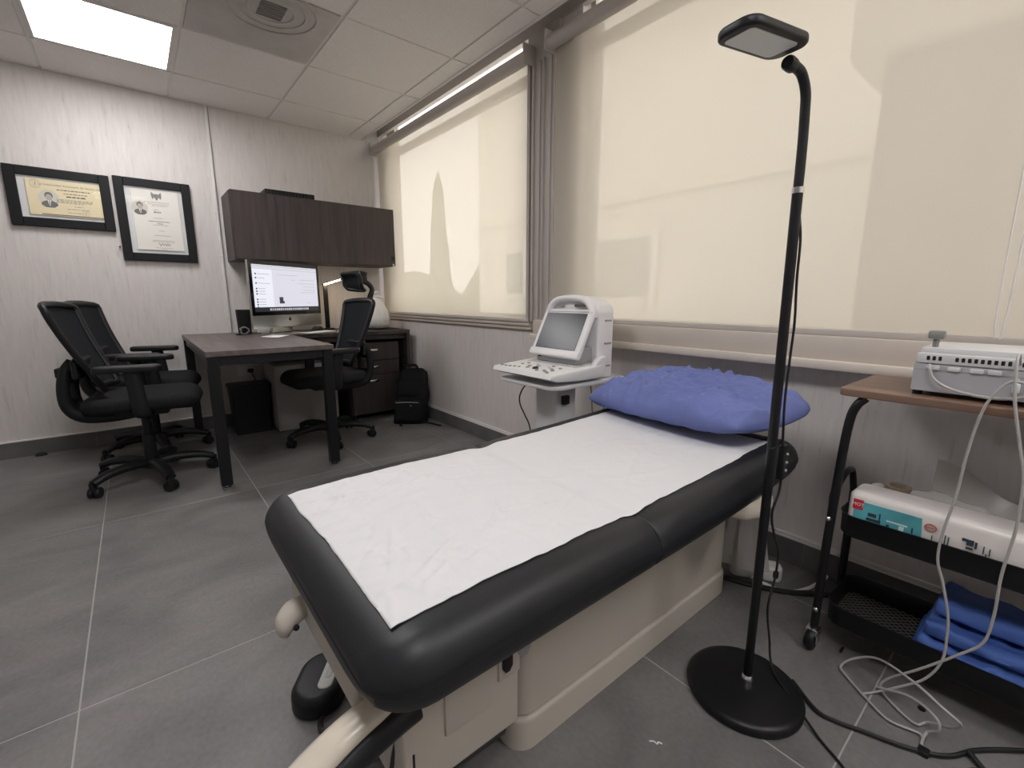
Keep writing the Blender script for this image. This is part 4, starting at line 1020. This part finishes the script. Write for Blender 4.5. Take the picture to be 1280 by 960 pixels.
# backpack slumped against the wall
def backpack():
    t = thing('backpack', 'black backpack slumped on the floor between drawers and window wall', 'backpack', (1.66, 3.33, 0))
    rings = []; n = 28
    M0 = Matrix.Translation((1.655, 3.335, 0)) @ Matrix.Rotation(R(-38), 4, 'Z')
    for k in range(15):
        f = k/14; z = .435*f
        hx = .135*(1-.25*f**3)*(1 if f < .93 else .8); hy = .085*(1-.45*f**2)*(1 if f > .04 else .85)
        if f > .96: hx *= .9; hy *= .7
        ring = []
        for j in range(n):
            a = 2*PI*j/n; c_, s_ = math.cos(a), math.sin(a)
            ex = .55
            px = hx*math.copysign(abs(c_)**ex, c_); py = hy*math.copysign(abs(s_)**ex, s_)
            nn = 1+.10*noise.noise(Vector((px*14, py*14, z*11)))
            ring.append(M0 @ Vector((px*nn+.03*f, py*nn+.055*f*f, z)))
        rings.append(ring)
    MB().loft(rings).build('body', M_blackf, t, 70)
    def pocket(z0, z1, hx, off, nm):
        mb = MB().bbox(-hx, hx, -.035, .02, z0, z1, .022, 3); mb.v = [(x, y+off+.055*(z/.435)**2*.7, z) for x, y, z in mb.v]; mb.xf(0, M0); return mb.build(nm, M_blackf, t, 60)
    pk = pocket(.03, .20, .105, -.075, 'front_pocket'); pocket(.225, .345, .085, -.050, 'upper_pocket')
    mb = MB().tube([(-.09, -.112, .185), (0, -.116, .19), (.09, -.112, .185)], .003, 6, smooth=3); mb.xf(0, M0); mb.build('zip', M_greyp, pk)
    mb = MB().ball((.03, -.118, .16), .006, 8, 6); mb.xf(0, M0); mb.build('zip_pull', M_chrome, pk)
    mb = MB().tube([(-.045, .03, .43), (-.03, .03, .462), (.05, .03, .465), (.07, .03, .43)], .010, 8, smooth=4); mb.xf(0, M0); mb.build('top_handle', M_blackf, t, 60)
    for s in (-1, 1):
        mb = MB().tube([(s*.07+.02, .06, .42), (s*.10, .115, .33), (s*.11, .120, .18), (s*.10, .085, .04)], .018, 8, smooth=4, flat=(.4, 1.3)); mb.xf(0, M0); mb.build('shoulder_strap', M_blackf, t, 60)
    MB().tube([(1.70, 3.24, .012), (1.74, 3.19, .008), (1.765, 3.12, .006), (1.775, 3.06, .006)], .010, 8, smooth=4, flat=(.35, 1.3)).build('loose_strap', M_blackf, t, 60)
    MB().tube([(1.56, 3.30, .012), (1.535, 3.28, .008), (1.53, 3.24, .006)], .007, 6, smooth=3, flat=(.5, 1.3)).build('loose_strap', M_blackf, t, 60)
backpack()

# ------------------------------------------------------------------ ultrasound machine on its cart
def ultrasound():
    c = thing('equipment_cart', 'pale grey pedestal cart carrying the ultrasound machine', 'cart', (1.47, 1.46, 0))
    MB().bbox(1.395, 1.520, 1.390, 1.535, .075, .632, .014, 3).build('column', M_lgrey, c)
    MB().rb(1.50, 1.460, .630, .648, .240, .190, .05, .006, .006, n=6).build('shelf', M_lgrey, c)
    MB().rb(1.50, 1.46, .052, .085, .20, .20, .05, .010, .004, n=6).build('base', M_lgrey, c)
    for x in (1.34, 1.66):
        for y in (1.31, 1.61):
            w_ = MB().disc_x((x, y-.012, .026), .026, .018).disc_x((x, y+.012, .026), .026, .018).tube([(x, y, .03), (x, y, .056)], .010, 8).build('caster', M_black, c)
    MB().bbox(1.42, 1.46, 1.374, 1.392, .535, .575, .004).build('cable_hook', M_black, c)
    MB().tube([(1.398, 1.52, .628), (1.34, 1.53, .618), (1.300, 1.53, .575), (1.300, 1.53, .53), (1.325, 1.525, .475), (1.352, 1.52, .41), (1.37, 1.515, .25), (1.385, 1.51, .10)], .0035, 6, smooth=5).build('power_cable', M_bcable, c)
    MB().tube([(1.60, 1.385, .635), (1.605, 1.375, .56), (1.61, 1.37, .47), (1.63, 1.36, .30), (1.70, 1.33, .02)], .003, 6, smooth=4).build('cable', mat('cable_brown', (.25, .16, .12), .5), c)
    MB().tube([(1.65, 1.35, .635), (1.652, 1.345, .56), (1.655, 1.34, .47), (1.66, 1.33, .02)], .003, 6, smooth=4).build('cable', mat('cable_green', (.07, .22, .11), .5), c)

    t = thing('ultrasound_machine', 'white portable ultrasound machine with a dark tilted screen and keypad', 'ultrasound machine', (1.47, 1.46, .6485))
    z0 = .6485
    M_us = mat('machine_white', (.78, .77, .78), .38)
    # body: arch outline extruded front to back
    arch = [(1.300, z0+.004), (1.300, .935)]
    for k in range(1, 12):
        a = PI - PI*k/12
        arch.append((1.455+.155*math.cos(a)*1.0, .935+.075*math.sin(a)**.8))
    arch += [(1.610, .935), (1.610, z0+.004)]
    bd = MB().prism(arch, 'x', 1.545, 1.655, .014, 3).build('body', M_us, t, 50)
    MB().bbox(1.654, 1.672, 1.325, 1.585, .70, .955, .006).build('rear_cover', M_lgrey, bd)
    for z in (.70, .80, .90): MB().bbox(1.59, 1.635, 1.2965, 1.301, z, z+.008, .001, 1).build('side_groove', M_greyp, bd)
    # handle arch in front of the body
    hp = [(1.535, 1.318, .915), (1.537, 1.330, .960), (1.540, 1.375, .992), (1.542, 1.455, 1.000), (1.540, 1.535, .992), (1.537, 1.580, .960), (1.535, 1.592, .915)]
    MB().tube(hp, .016, 10, smooth=5, flat=(1.0, 1.5)).build('handle', M_us, t, 60)
    MB().bbox(1.530, 1.546, 1.36, 1.43, .962, .975, .004).build('handle_slot', mat('slot_grey', (.12, .12, .10), .5), t)
    MB().bbox(1.532, 1.546, 1.50, 1.53, .964, .970, .002, 1).build('badge', M_greyp, t)
    # tilted screen
    th = R(27)
    def scr(mb): mb.xf(0, Matrix.Translation((1.432, 1.455, .742)) @ Matrix.Rotation(th, 4, 'Y')); return mb
    s = scr(MB().bbox(-.014, .014, -.150, .150, 0, .232, .010, 3)).build('screen_frame', M_us, t, 50)
    scr(MB().bbox(-.018, -.012, -.150, .150, .0, .030, .003)).build('screen_chin', M_us, s)
    scr(MB().bbox(-.0165, -.0135, -.124, .124, .034, .208, .001, 1)).build('screen', mat('dark_screen', (.016, .020, .030), .25, spec=.35), s)
    scr(MB().bbox(-.016, -.013, -.145, .145, .214, .217, .0005, 1)).build('screen_seam', M_greyp, s)
    MB().bbox(1.44, 1.56, 1.33, 1.58, .715, .790, .010, 2).build('hinge', M_greyp, t)
    MB().bbox(1.432, 1.446, 1.545, 1.556, .735, .752, .002).build('latch', M_dark, t)
    # keypad slab with sloping wrist edge
    kp = MB().prism([(1.235, .682), (1.243, .700), (1.50, .716), (1.56, .722), (1.56, .660), (1.40, .660), (1.27, .668)], 'y', 1.265, 1.650, .006, 2).build('keypad', mat('keypad_white', (.76, .755, .75), .4), t, 50)
    MB().prism([(1.49, .705), (1.53, .745), (1.57, .752), (1.57, .70)], 'y', 1.268, 1.300, .004, 2).build('shoulder', M_us, t, 50)
    MB().prism([(1.49, .705), (1.53, .745), (1.57, .752), (1.57, .70)], 'y', 1.615, 1.647, .004, 2).build('shoulder', M_us, t, 50)
    M_key = mat('key_grey', (.25, .25, .25), .5); M_key2 = mat('key_light', (.50, .50, .49), .5)
    zk = lambda x: .700+(x-1.243)*(.016/.257)
    for i, x in enumerate((1.42, 1.442, 1.464)):
        for j in range(12):
            y = 1.31+j*.0262; MB().bbox(x-.007, x+.007, y-.010, y+.010, zk(x)-.001, zk(x)+.0025, .0015, 1).build('key', M_key2, kp)
    for (x, y, r, dk) in ((1.27, 1.62, .009, 1), (1.272, 1.595, .008, 1), (1.275, 1.57, .008, 1), (1.28, 1.545, .008, 1), (1.285, 1.52, .007, 1), (1.30, 1.48, .009, 1), (1.33, 1.50, .010, 1), (1.345, 1.46, .010, 1), (1.37, 1.49, .008, 0), (1.37, 1.55, .008, 1), (1.34, 1.56, .007, 1), (1.28, 1.40, .009, 1), (1.295, 1.37, .008, 1), (1.28, 1.345, .010, 1), (1.31, 1.335, .009, 1), (1.33, 1.36, .008, 1), (1.345, 1.39, .008, 0), (1.36, 1.34, .008, 1), (1.38, 1.40, .008, 1), (1.265, 1.32, .007, 1)):
        MB().lathe([(r, 0), (r, .003), (r*.7, .0045)], (x, y, zk(x)-.0005), 10).build('knob', M_key if dk else M_key2, kp)
    MB().ball((1.305, 1.435, zk(1.305)), .015, 12, 8, (1, 1, .6)).build('trackball', M_dark, kp)
ultrasound()

# ------------------------------------------------------------------ trolley
TZ = .770
def trolley():
    t = thing('trolley', 'black metal trolley with a brown wood top and two trays', 'trolley', (1.54, .02, 0))
    x0, x1, y0, y1 = 1.425, 1.660, -.36, .345
    MB().rb(1.583, -.005, TZ-.020, TZ, .168, .372, .018, .003, .003).build('wood_top', M_shelfw, t)
    posts = {}
    for nm, x, y in (('fl', x0, y1), ('bl', x1-.02, y1), ('fr', x0, y0), ('br', x1-.02, y0)):
        s = 1 if y > 0 else -1
        pts = [(x, y+s*.006, .055), (x, y+s*.004, .30), (x, y-s*.002, .55), (x+.002, y-s*.008, .68), (x+.004, y-s*.018, .725), (x+.01, y-s*.034, .748)] if x == x0 else [(x, y+s*.006, .055), (x, y+s*.006, .30), (x, y+s*.006, .42)]
        l = MB().tube(pts, .011, 10, smooth=4).build('post', M_blackm, t, 60)
        cst = MB().disc_x((x-.012, y+s*.006, .030), .030, .022, axis='y').build('caster', M_black, l)
        MB().bbox(x-.020, x+.014, y+s*.006-.016, y+s*.006+.016, .040, .064, .004).bbox(x-.022, x+.002, y+s*.006-.017, y+s*.006-.0125, .022, .055, .002).build('bracket', M_chrome, l)
        for z in (.405, .125): MB().ball((x-.012 if x == x0 else x+.012, y+s*.004, z), .007, 8, 6).build('screw', M_chrome, l)
    def tray(z0, z1):
        hx, hy = (x1-x0)/2-.004, (y1-y0)/2-.010; cx, cy = (x0+x1)/2, (y0+y1)/2
        o = MB(); 
        def ring(d, z):
            r = .045-d; pts = []
            for q, (sx, sy) in enumerate(((1,1),(-1,1),(-1,-1),(1,-1))):
                for k in range(7):
                    a = (q+k/6)*PI/2; pts.append((cx+sx*(hx-d-r)+r*math.cos(a), cy+sy*(hy-d-r)+r*math.sin(a), z))
            return pts
        o.loft([ring(.010, z0), ring(.002, z0+.006), ring(0, z1-.003), ring(-.003, z1), ring(.001, z1), ring(.003, z1-.004), ring(.005, z0+.008), ring(.012, z0+.004)])
        tr = o.build('tray', M_blackm, t, 50)
        return tr
    tr1 = tray(.362, .425); tr2 = tray(.088, .152)
    # wire mesh bottom of the lower tray
    mb = MB()
    ya, yb_ = y0+.02, y1-.02
    for k in range(-14, 42):
        a = y0+.03+k*.018
        for sgn in (1, -1):
            pa = Vector((x0+.015, a if sgn > 0 else a+.2, .0965)); pb = Vector((x1-.015, a+.2 if sgn > 0 else a, .0965))
            ts = sorted(((ya-pa.y)/(pb.y-pa.y), (yb_-pa.y)/(pb.y-pa.y)))
            t0, t1 = max(0, ts[0]), min(1, ts[1])
            if t1-t0 < .05: continue
            mb.tube([pa.lerp(pb, t0), pa.lerp(pb, t1)], .0012, 4)
    mg = mb.build('wire_mesh', mat('mesh_metal', (.16, .155, .14), .45, .3), tr2); mg['kind'] = 'stuff'
    # end handle
    MB().tube([(1.440, .352, .430), (1.470, .360, .455), (1.530, .362, .482), (1.590, .362, .497), (1.635, .362, .488), (1.648, .358, .450), (1.648, .352, .400)], .009, 10, smooth=5).build('handle', M_blackm, t, 60)
trolley()

# grey medical unit on the trolley, its rear towards the viewer
def med_unit():
    t = thing('medical_device', 'grey electronic medical unit on the trolley top, its rear panel with vent slots', 'medical device', (1.58, .03, TZ))
    M_d = mat('device_grey', (.43, .43, .46), .45); M_dl = mat('device_pale', (.60, .60, .61), .42)
    x0, x1, y0, y1 = 1.455, 1.700, -.24, .232
    b = MB().prism([(x0, TZ+.012), (x1, TZ+.012), (x1, .862), (x0+.018, .862), (x0+.012, .846), (x0, .846)], 'y', y0, y1, .004, 2).build('body', M_d, t, 40)
    MB().bbox(x0+.02, x1, y0+.01, y1-.006, .862, .886, .006).build('top_cover', M_dl, t)
    MB().bbox(x0+.005, x0+.03, y0, y1-.002, .848, .872, .004).build('rear_band', M_dl, t)
    def slot(y, z, w=.006, h=.010): MB().bbox(x0+.0035, x0+.008, y-w/2, y+w/2, z-h/2, z+h/2, .001, 1).build('vent_slot', M_dark, b)
    for k in range(3): slot(.208-.0105*k, .861)
    for k in range(14): slot(.158-.0105*k, .861)
    for y, w in ((.160, .022), (.122, .022), (.094, .022), (.196, .024)):
        MB().bbox(x0-.006, x0+.002, y-w/2, y+w/2, .834, .844, .002).build('bracket', M_dl, b)
    MB().bbox(x0-.001, x0+.001, y0, y1, .8335, .8345, .0003, 1).build('seam', M_greyp, b)
    # thumb screw
    MB().bbox(x0+.020, x0+.045, .188, .218, .905, .925, .004).tube([(x0+.032, .203, .885), (x0+.032, .203, .905)], .006, 8).build('thumb_screw', mat('screw_grey', (.24, .25, .23), .5), t)
    MB().bbox(x0-.008, x0, .052, .064, .800, .820, .002).tube([(x0-.005, .058, .820), (x0-.005, .057, .832)], .002, 6).build('tag', M_lgrey, b)
    MB().lathe([(.012, 0), (.012, .012), (.009, .016)], (0, 0, 0), 14).xf(0, Matrix.Identity(4))
    mb = MB().lathe([(.013, 0), (.013, .010), (.009, .018)], (0, 0, 0), 14); mb.xf(0, Matrix.Translation((x0, .020, .818)) @ Matrix.Rotation(-PI/2, 4, 'Y')); mb.build('socket', M_dl, b)
    mb = MB().lathe([(.016, 0), (.016, .006)], (0, 0, 0), 14); mb.xf(0, Matrix.Translation((x0+.001, .021, .822)) @ Matrix.Rotation(-PI/2, 4, 'Y')); mb.build('socket_ring', M_dark, b)
    mb = MB().lathe([(.018, 0), (.018, .03), (.012, .05)], (0, 0, 0), 14); mb.xf(0, Matrix.Translation((x0, -.028, .805)) @ Matrix.Rotation(-PI/2, 4, 'Y')); mb.build('plug', M_black, b)
    for x in (x0+.02, x1-.02):
        for y in (y0+.02, y1-.012): MB().lathe([(.010, 0), (.010, .013)], (x, y, TZ), 10).build('foot', M_dark, t)
    # short jumper lead between two sockets
    MB().tube([(x0-.002, .203, .846), (x0-.014, .200, .838), (x0-.016, .190, .815), (x0-.014, .160, .795), (x0-.012, .110, .785), (x0-.012, .065, .787), (x0-.014, .035, .800), (x0-.014, .020, .817)], .0035, 6, smooth=6).build('lead', M_cable, t)
med_unit()

# pale cables hanging from the unit down to the floor
x = 1.395
t = thing('cable', 'pale grey cable hanging from the unit past the middle of the trays', 'cable', (x, .1, 0))
MB().tube([(1.438, .019, .817), (x+.01, .062, .830), (x, .085, .800), (x, .099, .751), (x, .108, .658), (x, .112, .562), (x, .122, .469), (x, .122, .398), (x, .106, .344), (x, .088, .272), (x, .082, .212), (1.39, .083, .150), (1.385, .105, .09), (1.372, .150, .04), (1.36, .185, .008), (1.33, .205, .006)], .0028, 7, smooth=6).build('cord', M_cable, t)
t = thing('cable', 'pale grey cable hanging at the right and looping over the floor', 'cable', (x, .05, 0))
MB().tube([(1.46, .060, .862), (1.43, .062, .884), (1.405, .062, .870), (x, .054, .794), (x, .033, .696), (x, .019, .63), (x, .014, .524), (x, .020, .409), (x, .018, .312), (x, .025, .238), (1.392, .058, .186), (1.388, .115, .110), (1.385, .172, .040), (1.378, .178, .010), (1.345, .140, .006), (1.325, .100, .006), (1.345, .082, .012), (1.320, .040, .050), (1.295, .030, .085), (1.290, .060, .105), (1.330, .115, .105), (1.400, .195, .075), (1.405, .245, .040), (1.385, .268, .012), (1.365, .250, .006), (1.325, .201, .006), (1.288, .145, .006), (1.300, .092, .006), (1.285, .080, .006)], .0029, 7, smooth=6).build('cord', M_cable, t)
MB().tube([(1.370, .186, .016), (1.350, .120, .050), (1.310, .070, .060), (1.300, .060, .040), (1.310, .078, .012), (1.272, .081, .006), (1.262, .075, .006)], .0029, 7, smooth=6).build('cord', M_cable, t)
MB().bbox(1.238, 1.262, .064, .084, .001, .012, .003).build('plug_end', M_black, t)

# thick black cable on the floor, coming from the lamp
t = thing('power_cable', 'thick black power cable running across the floor from the lamp base', 'cable', (1.25, .1, 0))
MB().tube([(1.235, .335, .0065), (1.183, .265, .0065), (1.186, .222, .0065), (1.205, .172, .0065), (1.225, .117, .0065), (1.252, .067, .0065), (1.286, .032, .0065), (1.345, .0, .0065), (1.415, -.057, .0065), (1.50, -.14, .0065)], .0048, 8, smooth=6).build('cord', M_bcable, t)
t = thing('power_cable', 'black cable lying under the trolley toward the bed', 'cable', (1.6, .5, 0))
MB().tube([(1.535, .80, .009), (1.53, .72, .009), (1.545, .655, .009), (1.575, .575, .009), (1.63, .485, .009), (1.70, .415, .009), (1.78, .30, .009)], .009, 8, smooth=5).build('cord', M_bcable, t)
t = thing('power_cable', 'thin black cable curling from the corner into view by the trolley', 'cable', (1.30, -.03, 0))
MB().tube([(1.32, .010, .012), (1.295, -.02, .006), (1.285, -.06, .006), (1.32, -.10, .006)], .006, 8, smooth=5).build('cord', M_bcable, t)
t = thing('white_cable', 'white cable curving over the floor toward the trolley', 'cable', (1.68, .48, 0))
MB().tube([(1.60, .60, .020), (1.615, .555, .008), (1.620, .515, .006), (1.650, .478, .006), (1.712, .452, .006), (1.765, .440, .010), (1.80, .425, .030)], .006, 8, smooth=5).build('cord', M_white, t)
t = thing('foot_switch', 'black foot switch on the floor at the front right corner', 'foot switch', (1.222, -.018, 0))
mb = MB().rb(0, 0, 0, .035, .045, .035, .03, .012, .003, n=7); mb.xf(0, Matrix.Translation((1.222, -.018, 0)) @ Matrix.Rotation(R(-30), 4, 'Z')); mb.build('body', M_black, t, 60)

# socket box on floor by the wall
t = thing('socket_strip', 'white rounded plug adapter lying on the floor by the wall', 'socket', (1.66, .60, 0))
mb = MB().rb(0, 0, .001, .055, .085, .032, .024, .012, .006, n=6); mb.xf(0, Matrix.Translation((1.655, .610, 0)) @ Matrix.Rotation(R(-58), 4, 'Z')); mb.build('body', M_white, t, 60)
MB().bbox(1.655, 1.685, .535, .560, .018, .048, .005).build('plug', M_black, t)

# white bag hanging behind the table head
def hanging_bag():
    t = thing('hanging_bag', 'translucent white plastic bag hanging below the table head end', 'bag', (1.50, .60, .06))
    rings = []; n = 36
    for k in range(11):
        f = k/10; z = .385-.31*f
        w_ = .030+.045*math.sin(PI*min(1, f*.75)); d_ = .04+.05*f
        rings.append([(1.585+(w_*(1+.16*math.sin(a*9+f*2)))*math.cos(a), .640+(d_*(1+.14*math.sin(a*7)))*math.sin(a), z) for a in [2*PI*j/n for j in range(n)]])
    MB().loft(rings).build('body', thin_film('bag_film', .75, (.62, .60, .58), .4), t, 70)
hanging_bag()

# ------------------------------------------------------------------ goods in the trays
def pad_pack():
    t = thing('pad_package', 'long white plastic pack of pads with a teal and red label', 'package', (1.475, .15, .372))
    mb = MB(); x0, x1, y0, y1, z0, z1 = 1.440, 1.545, -.020, .318, .372, .492
    mb.bbox(x0, x1, y0, y1, z0, z1, .018, 4)
    mb.v = [(x+.003*noise.noise(Vector((x*20, y*25, z*20))), y, z+.004*noise.noise(Vector((x*30, y*14, 3)))*(1 if z > .44 else .2)) for x, y, z in mb.v]
    b = mb.build('wrapper', mat('pack_film', (.80, .76, .74), .28, bump=(28, .5, (1, .35, 1), .004)), t, 60)
    xf = x0-.0035
    teal = mat('pack_teal', (.10, .40, .47), .35, var=(14, .25))
    MB().prism([(.302, .395), (.302, .447), (.285, .470), (.166, .470), (.160, .395)], 'x', xf, xf+.003).build('label', teal, b, 0)
    MB().prism([(.305, .447), (.305, .474), (.283, .474), (.283, .447)], 'x', xf-.0008, xf+.002).build('red_mark', mat('pack_red', (.55, .03, .06), .4), b, 0)
    RX = (PI/2, 0, -PI/2)
    txt('MOT', .012, M_white, b, (xf-.0012, .294, .461), RX)
    M_pk = mat('pack_ink', (.03, .05, .07), .6)
    mb = MB()
    for k, (y, z, w_, h) in enumerate(((.262, .441, .018, .010), (.258, .428, .030, .008), (.262, .418, .040, .005), (.246, .440, .003, .022), (.228, .424, .006, .010), (.180, .432, .003, .014))):
        mb.box(xf-.0006, xf+.001, y-w_/2, y+w_/2, z-h/2, z+h/2)
    lp = mb.build('label_print', M_pk, b, 0); lp['kind'] = 'stuff'
    MB().tube([(xf, .222+.034*math.cos(a)*0, .0) for a in (0, 1)], .001, 4)
    MB().box(xf-.0006, xf+.001, .190, .232, .436, .440).box(xf-.0006, xf+.001, .196, .206, .420, .434).box(xf-.0006, xf+.001, .200, .216, .408, .414).build('label_highlight', mat('pack_pale', (.62, .80, .82), .5), b, 0)
    c = (.148, .453)
    mb = MB().tube([(xf, c[0]+.010*math.cos(k*PI/10), c[1]+.0085*math.sin(k*PI/10)) for k in range(21)], .0016, 5)
    mb.box(xf-.001, xf+.001, c[0]-.006, c[0]+.006, c[1]-.001, c[1]+.001).build('round_stamp', mat('stamp_brown', (.42, .12, .08), .6), b, 0)
    mb = MB()
    for y, z, w_, h in ((.143, .424, .002, .022), (.128, .420, .003, .022), (.120, .428, .002, .034), (.114, .428, .002, .030), (.088, .448, .008, .007), (.078, .444, .012, .014), (.068, .441, .004, .016), (.078, .430, .012, .004), (.080, .420, .005, .005), (.055, .436, .002, .018), (.050, .418, .002, .02), (.045, .434, .002, .018)):
        mb.box(xf-.0006, xf+.001, y-w_/2, y+w_/2, z-h/2, z+h/2)
    mb.build('printed_marks', M_pk, b, 0)
pad_pack()
t = thing('tape_roll', 'brown roll of tape lying in the upper tray behind the white pack', 'tape roll', (1.60, .235, .372))
mb = MB().lathe([(.020, 0), (.030, 0), (.030, .055), (.020, .055), (.020, 0)], (1.600, .245, .430), 24, caps=False); mb.build('roll', mat('tape_tan', (.25, .20, .15), .5), t)
MB().lathe([(.028, 0), (.028, .0575)], (1.600, .245, .372), 18).build('carton_core', mat('carton', (.30, .24, .18), .8), t)
def film_bag(name, label, pts, m):
    """crumpled clear bag: a folded thin sheet with peaks"""
    def fn(u, v):
        x = pts[0][0]+(pts[1][0]-pts[0][0])*u; y = pts[0][1]+(pts[1][1]-pts[0][1])*v
        z = pts[2]+pts[3]*max(0, math.sin(PI*u))**.8*(.55+.45*math.sin(PI*v)) + .022*noise.noise(Vector((x*22, y*16, pts[4])))+.03*max(0, noise.noise(Vector((x*9, y*9, pts[4]+5))))
        return (x, y, z)
    o = MB().shell(fn, 18, 24, (0, .001, -.002)).build(name, m, None, 0)
    return tag(rebase(o), label, 'bag')
film_bag('clear_bag', 'crumpled clear plastic bag in the upper tray near its handle', ((1.56, .262), (1.64, .322), .425, .055, 1.0), M_clear)
film_bag('clear_bag', 'crumpled clear plastic bag heaped in the middle of the upper tray', ((1.548, .040), (1.648, .225), .430, .060, 2.2), M_clear)
film_bag('clear_bag', 'crumpled clear plastic bag with dark print at the right of the upper tray', ((1.548, -.130), (1.648, .020), .430, .075, 3.9), M_clear)
tag(rebase(MB().shell(lambda u, v: (1.615+.035*v+.006*math.sin(u*5), .18-.20*u, .455+.115*v*(1-.75*u)+.01*math.sin(u*7)), 14, 8, (.0015, 0, 0)).build('plastic_pouch', thin_film('pouch_film', .6, (.52, .50, .48), .25))), 'pale upright plastic pouch with a pointed corner in the upper tray', 'pouch')

# folded blue drapes in the lower tray
def drapes():
    for k, (x0, x1, y0, y1, z0, h, lab) in enumerate((
        (1.440, 1.640, -.16, .150, .1015, .028, 'folded blue drape lowest in the lower tray'),
        (1.446, 1.635, -.20, .140, .1310, .030, 'folded blue drape in the middle of the pile in the lower tray'),
        (1.455, 1.630, -.24, .130, .1630, .040, 'thick folded blue drape above the middle of the pile in the lower tray'),
        (1.500, 1.640, -.24, .120, .2040, .045, 'folded blue drape on top of the pile in the lower tray'))):
        mb = MB().bbox(x0, x1, y0, y1, z0, z0+h, .012, 3)
        i0 = 0
        bm = bmesh.new(); me = bpy.data.meshes.new('tmp'); me.from_pydata(mb.v, [], mb.f); bm.from_mesh(me); bpy.data.meshes.remove(me)
        bmesh.ops.subdivide_edges(bm, edges=[e for e in bm.edges if e.calc_length() > .05], cuts=14, use_grid_fill=True)
        for v in bm.verts:
            n1 = noise.noise(Vector((v.co.x*14, v.co.y*16, v.co.z*30+k*3)))
            v.co.x += .006*n1 + .004*noise.noise(Vector((v.co.y*40, v.co.z*60, k))); v.co.z = max(z0, v.co.z + (.012*noise.noise(Vector((v.co.x*12, v.co.y*15, k)))+.006*(1-abs(noise.noise(Vector((v.co.x*25, v.co.y*22, k+7))))*3)-.010 if v.co.z > z0+h*.5 else 0))
        mb = MB().bm_add(bm)
        tag(rebase(mb.build('folded_drape', M_bluedrape, None, 60)), lab, 'drape', 'folded blue drapes in the lower tray')
drapes()
tag(rebase(MB().lathe([(.008, 0), (.008, .004)], (1.395, .100, .001), 10).build('dark_scrap', M_black)), 'small dark scrap on the floor in front of the trolley', 'scrap')
tag(rebase(MB().bbox(1.455, 1.485, .285, .292, .0005, .005, .002, 1).build('dark_clip', M_black)), 'small dark clip on the floor beside the trolley wheel', 'clip')
mb = MB().tube([(0.800, .478, .002), (.806, .470, .004), (.808, .462, .002), (.813, .463, .003), (.817, .455, .002)], .0016, 5, smooth=3)
tag(rebase(mb.build('paper_scrap', M_sheet)), 'tiny white crumpled paper scrap on the floor beside the table', 'scrap')
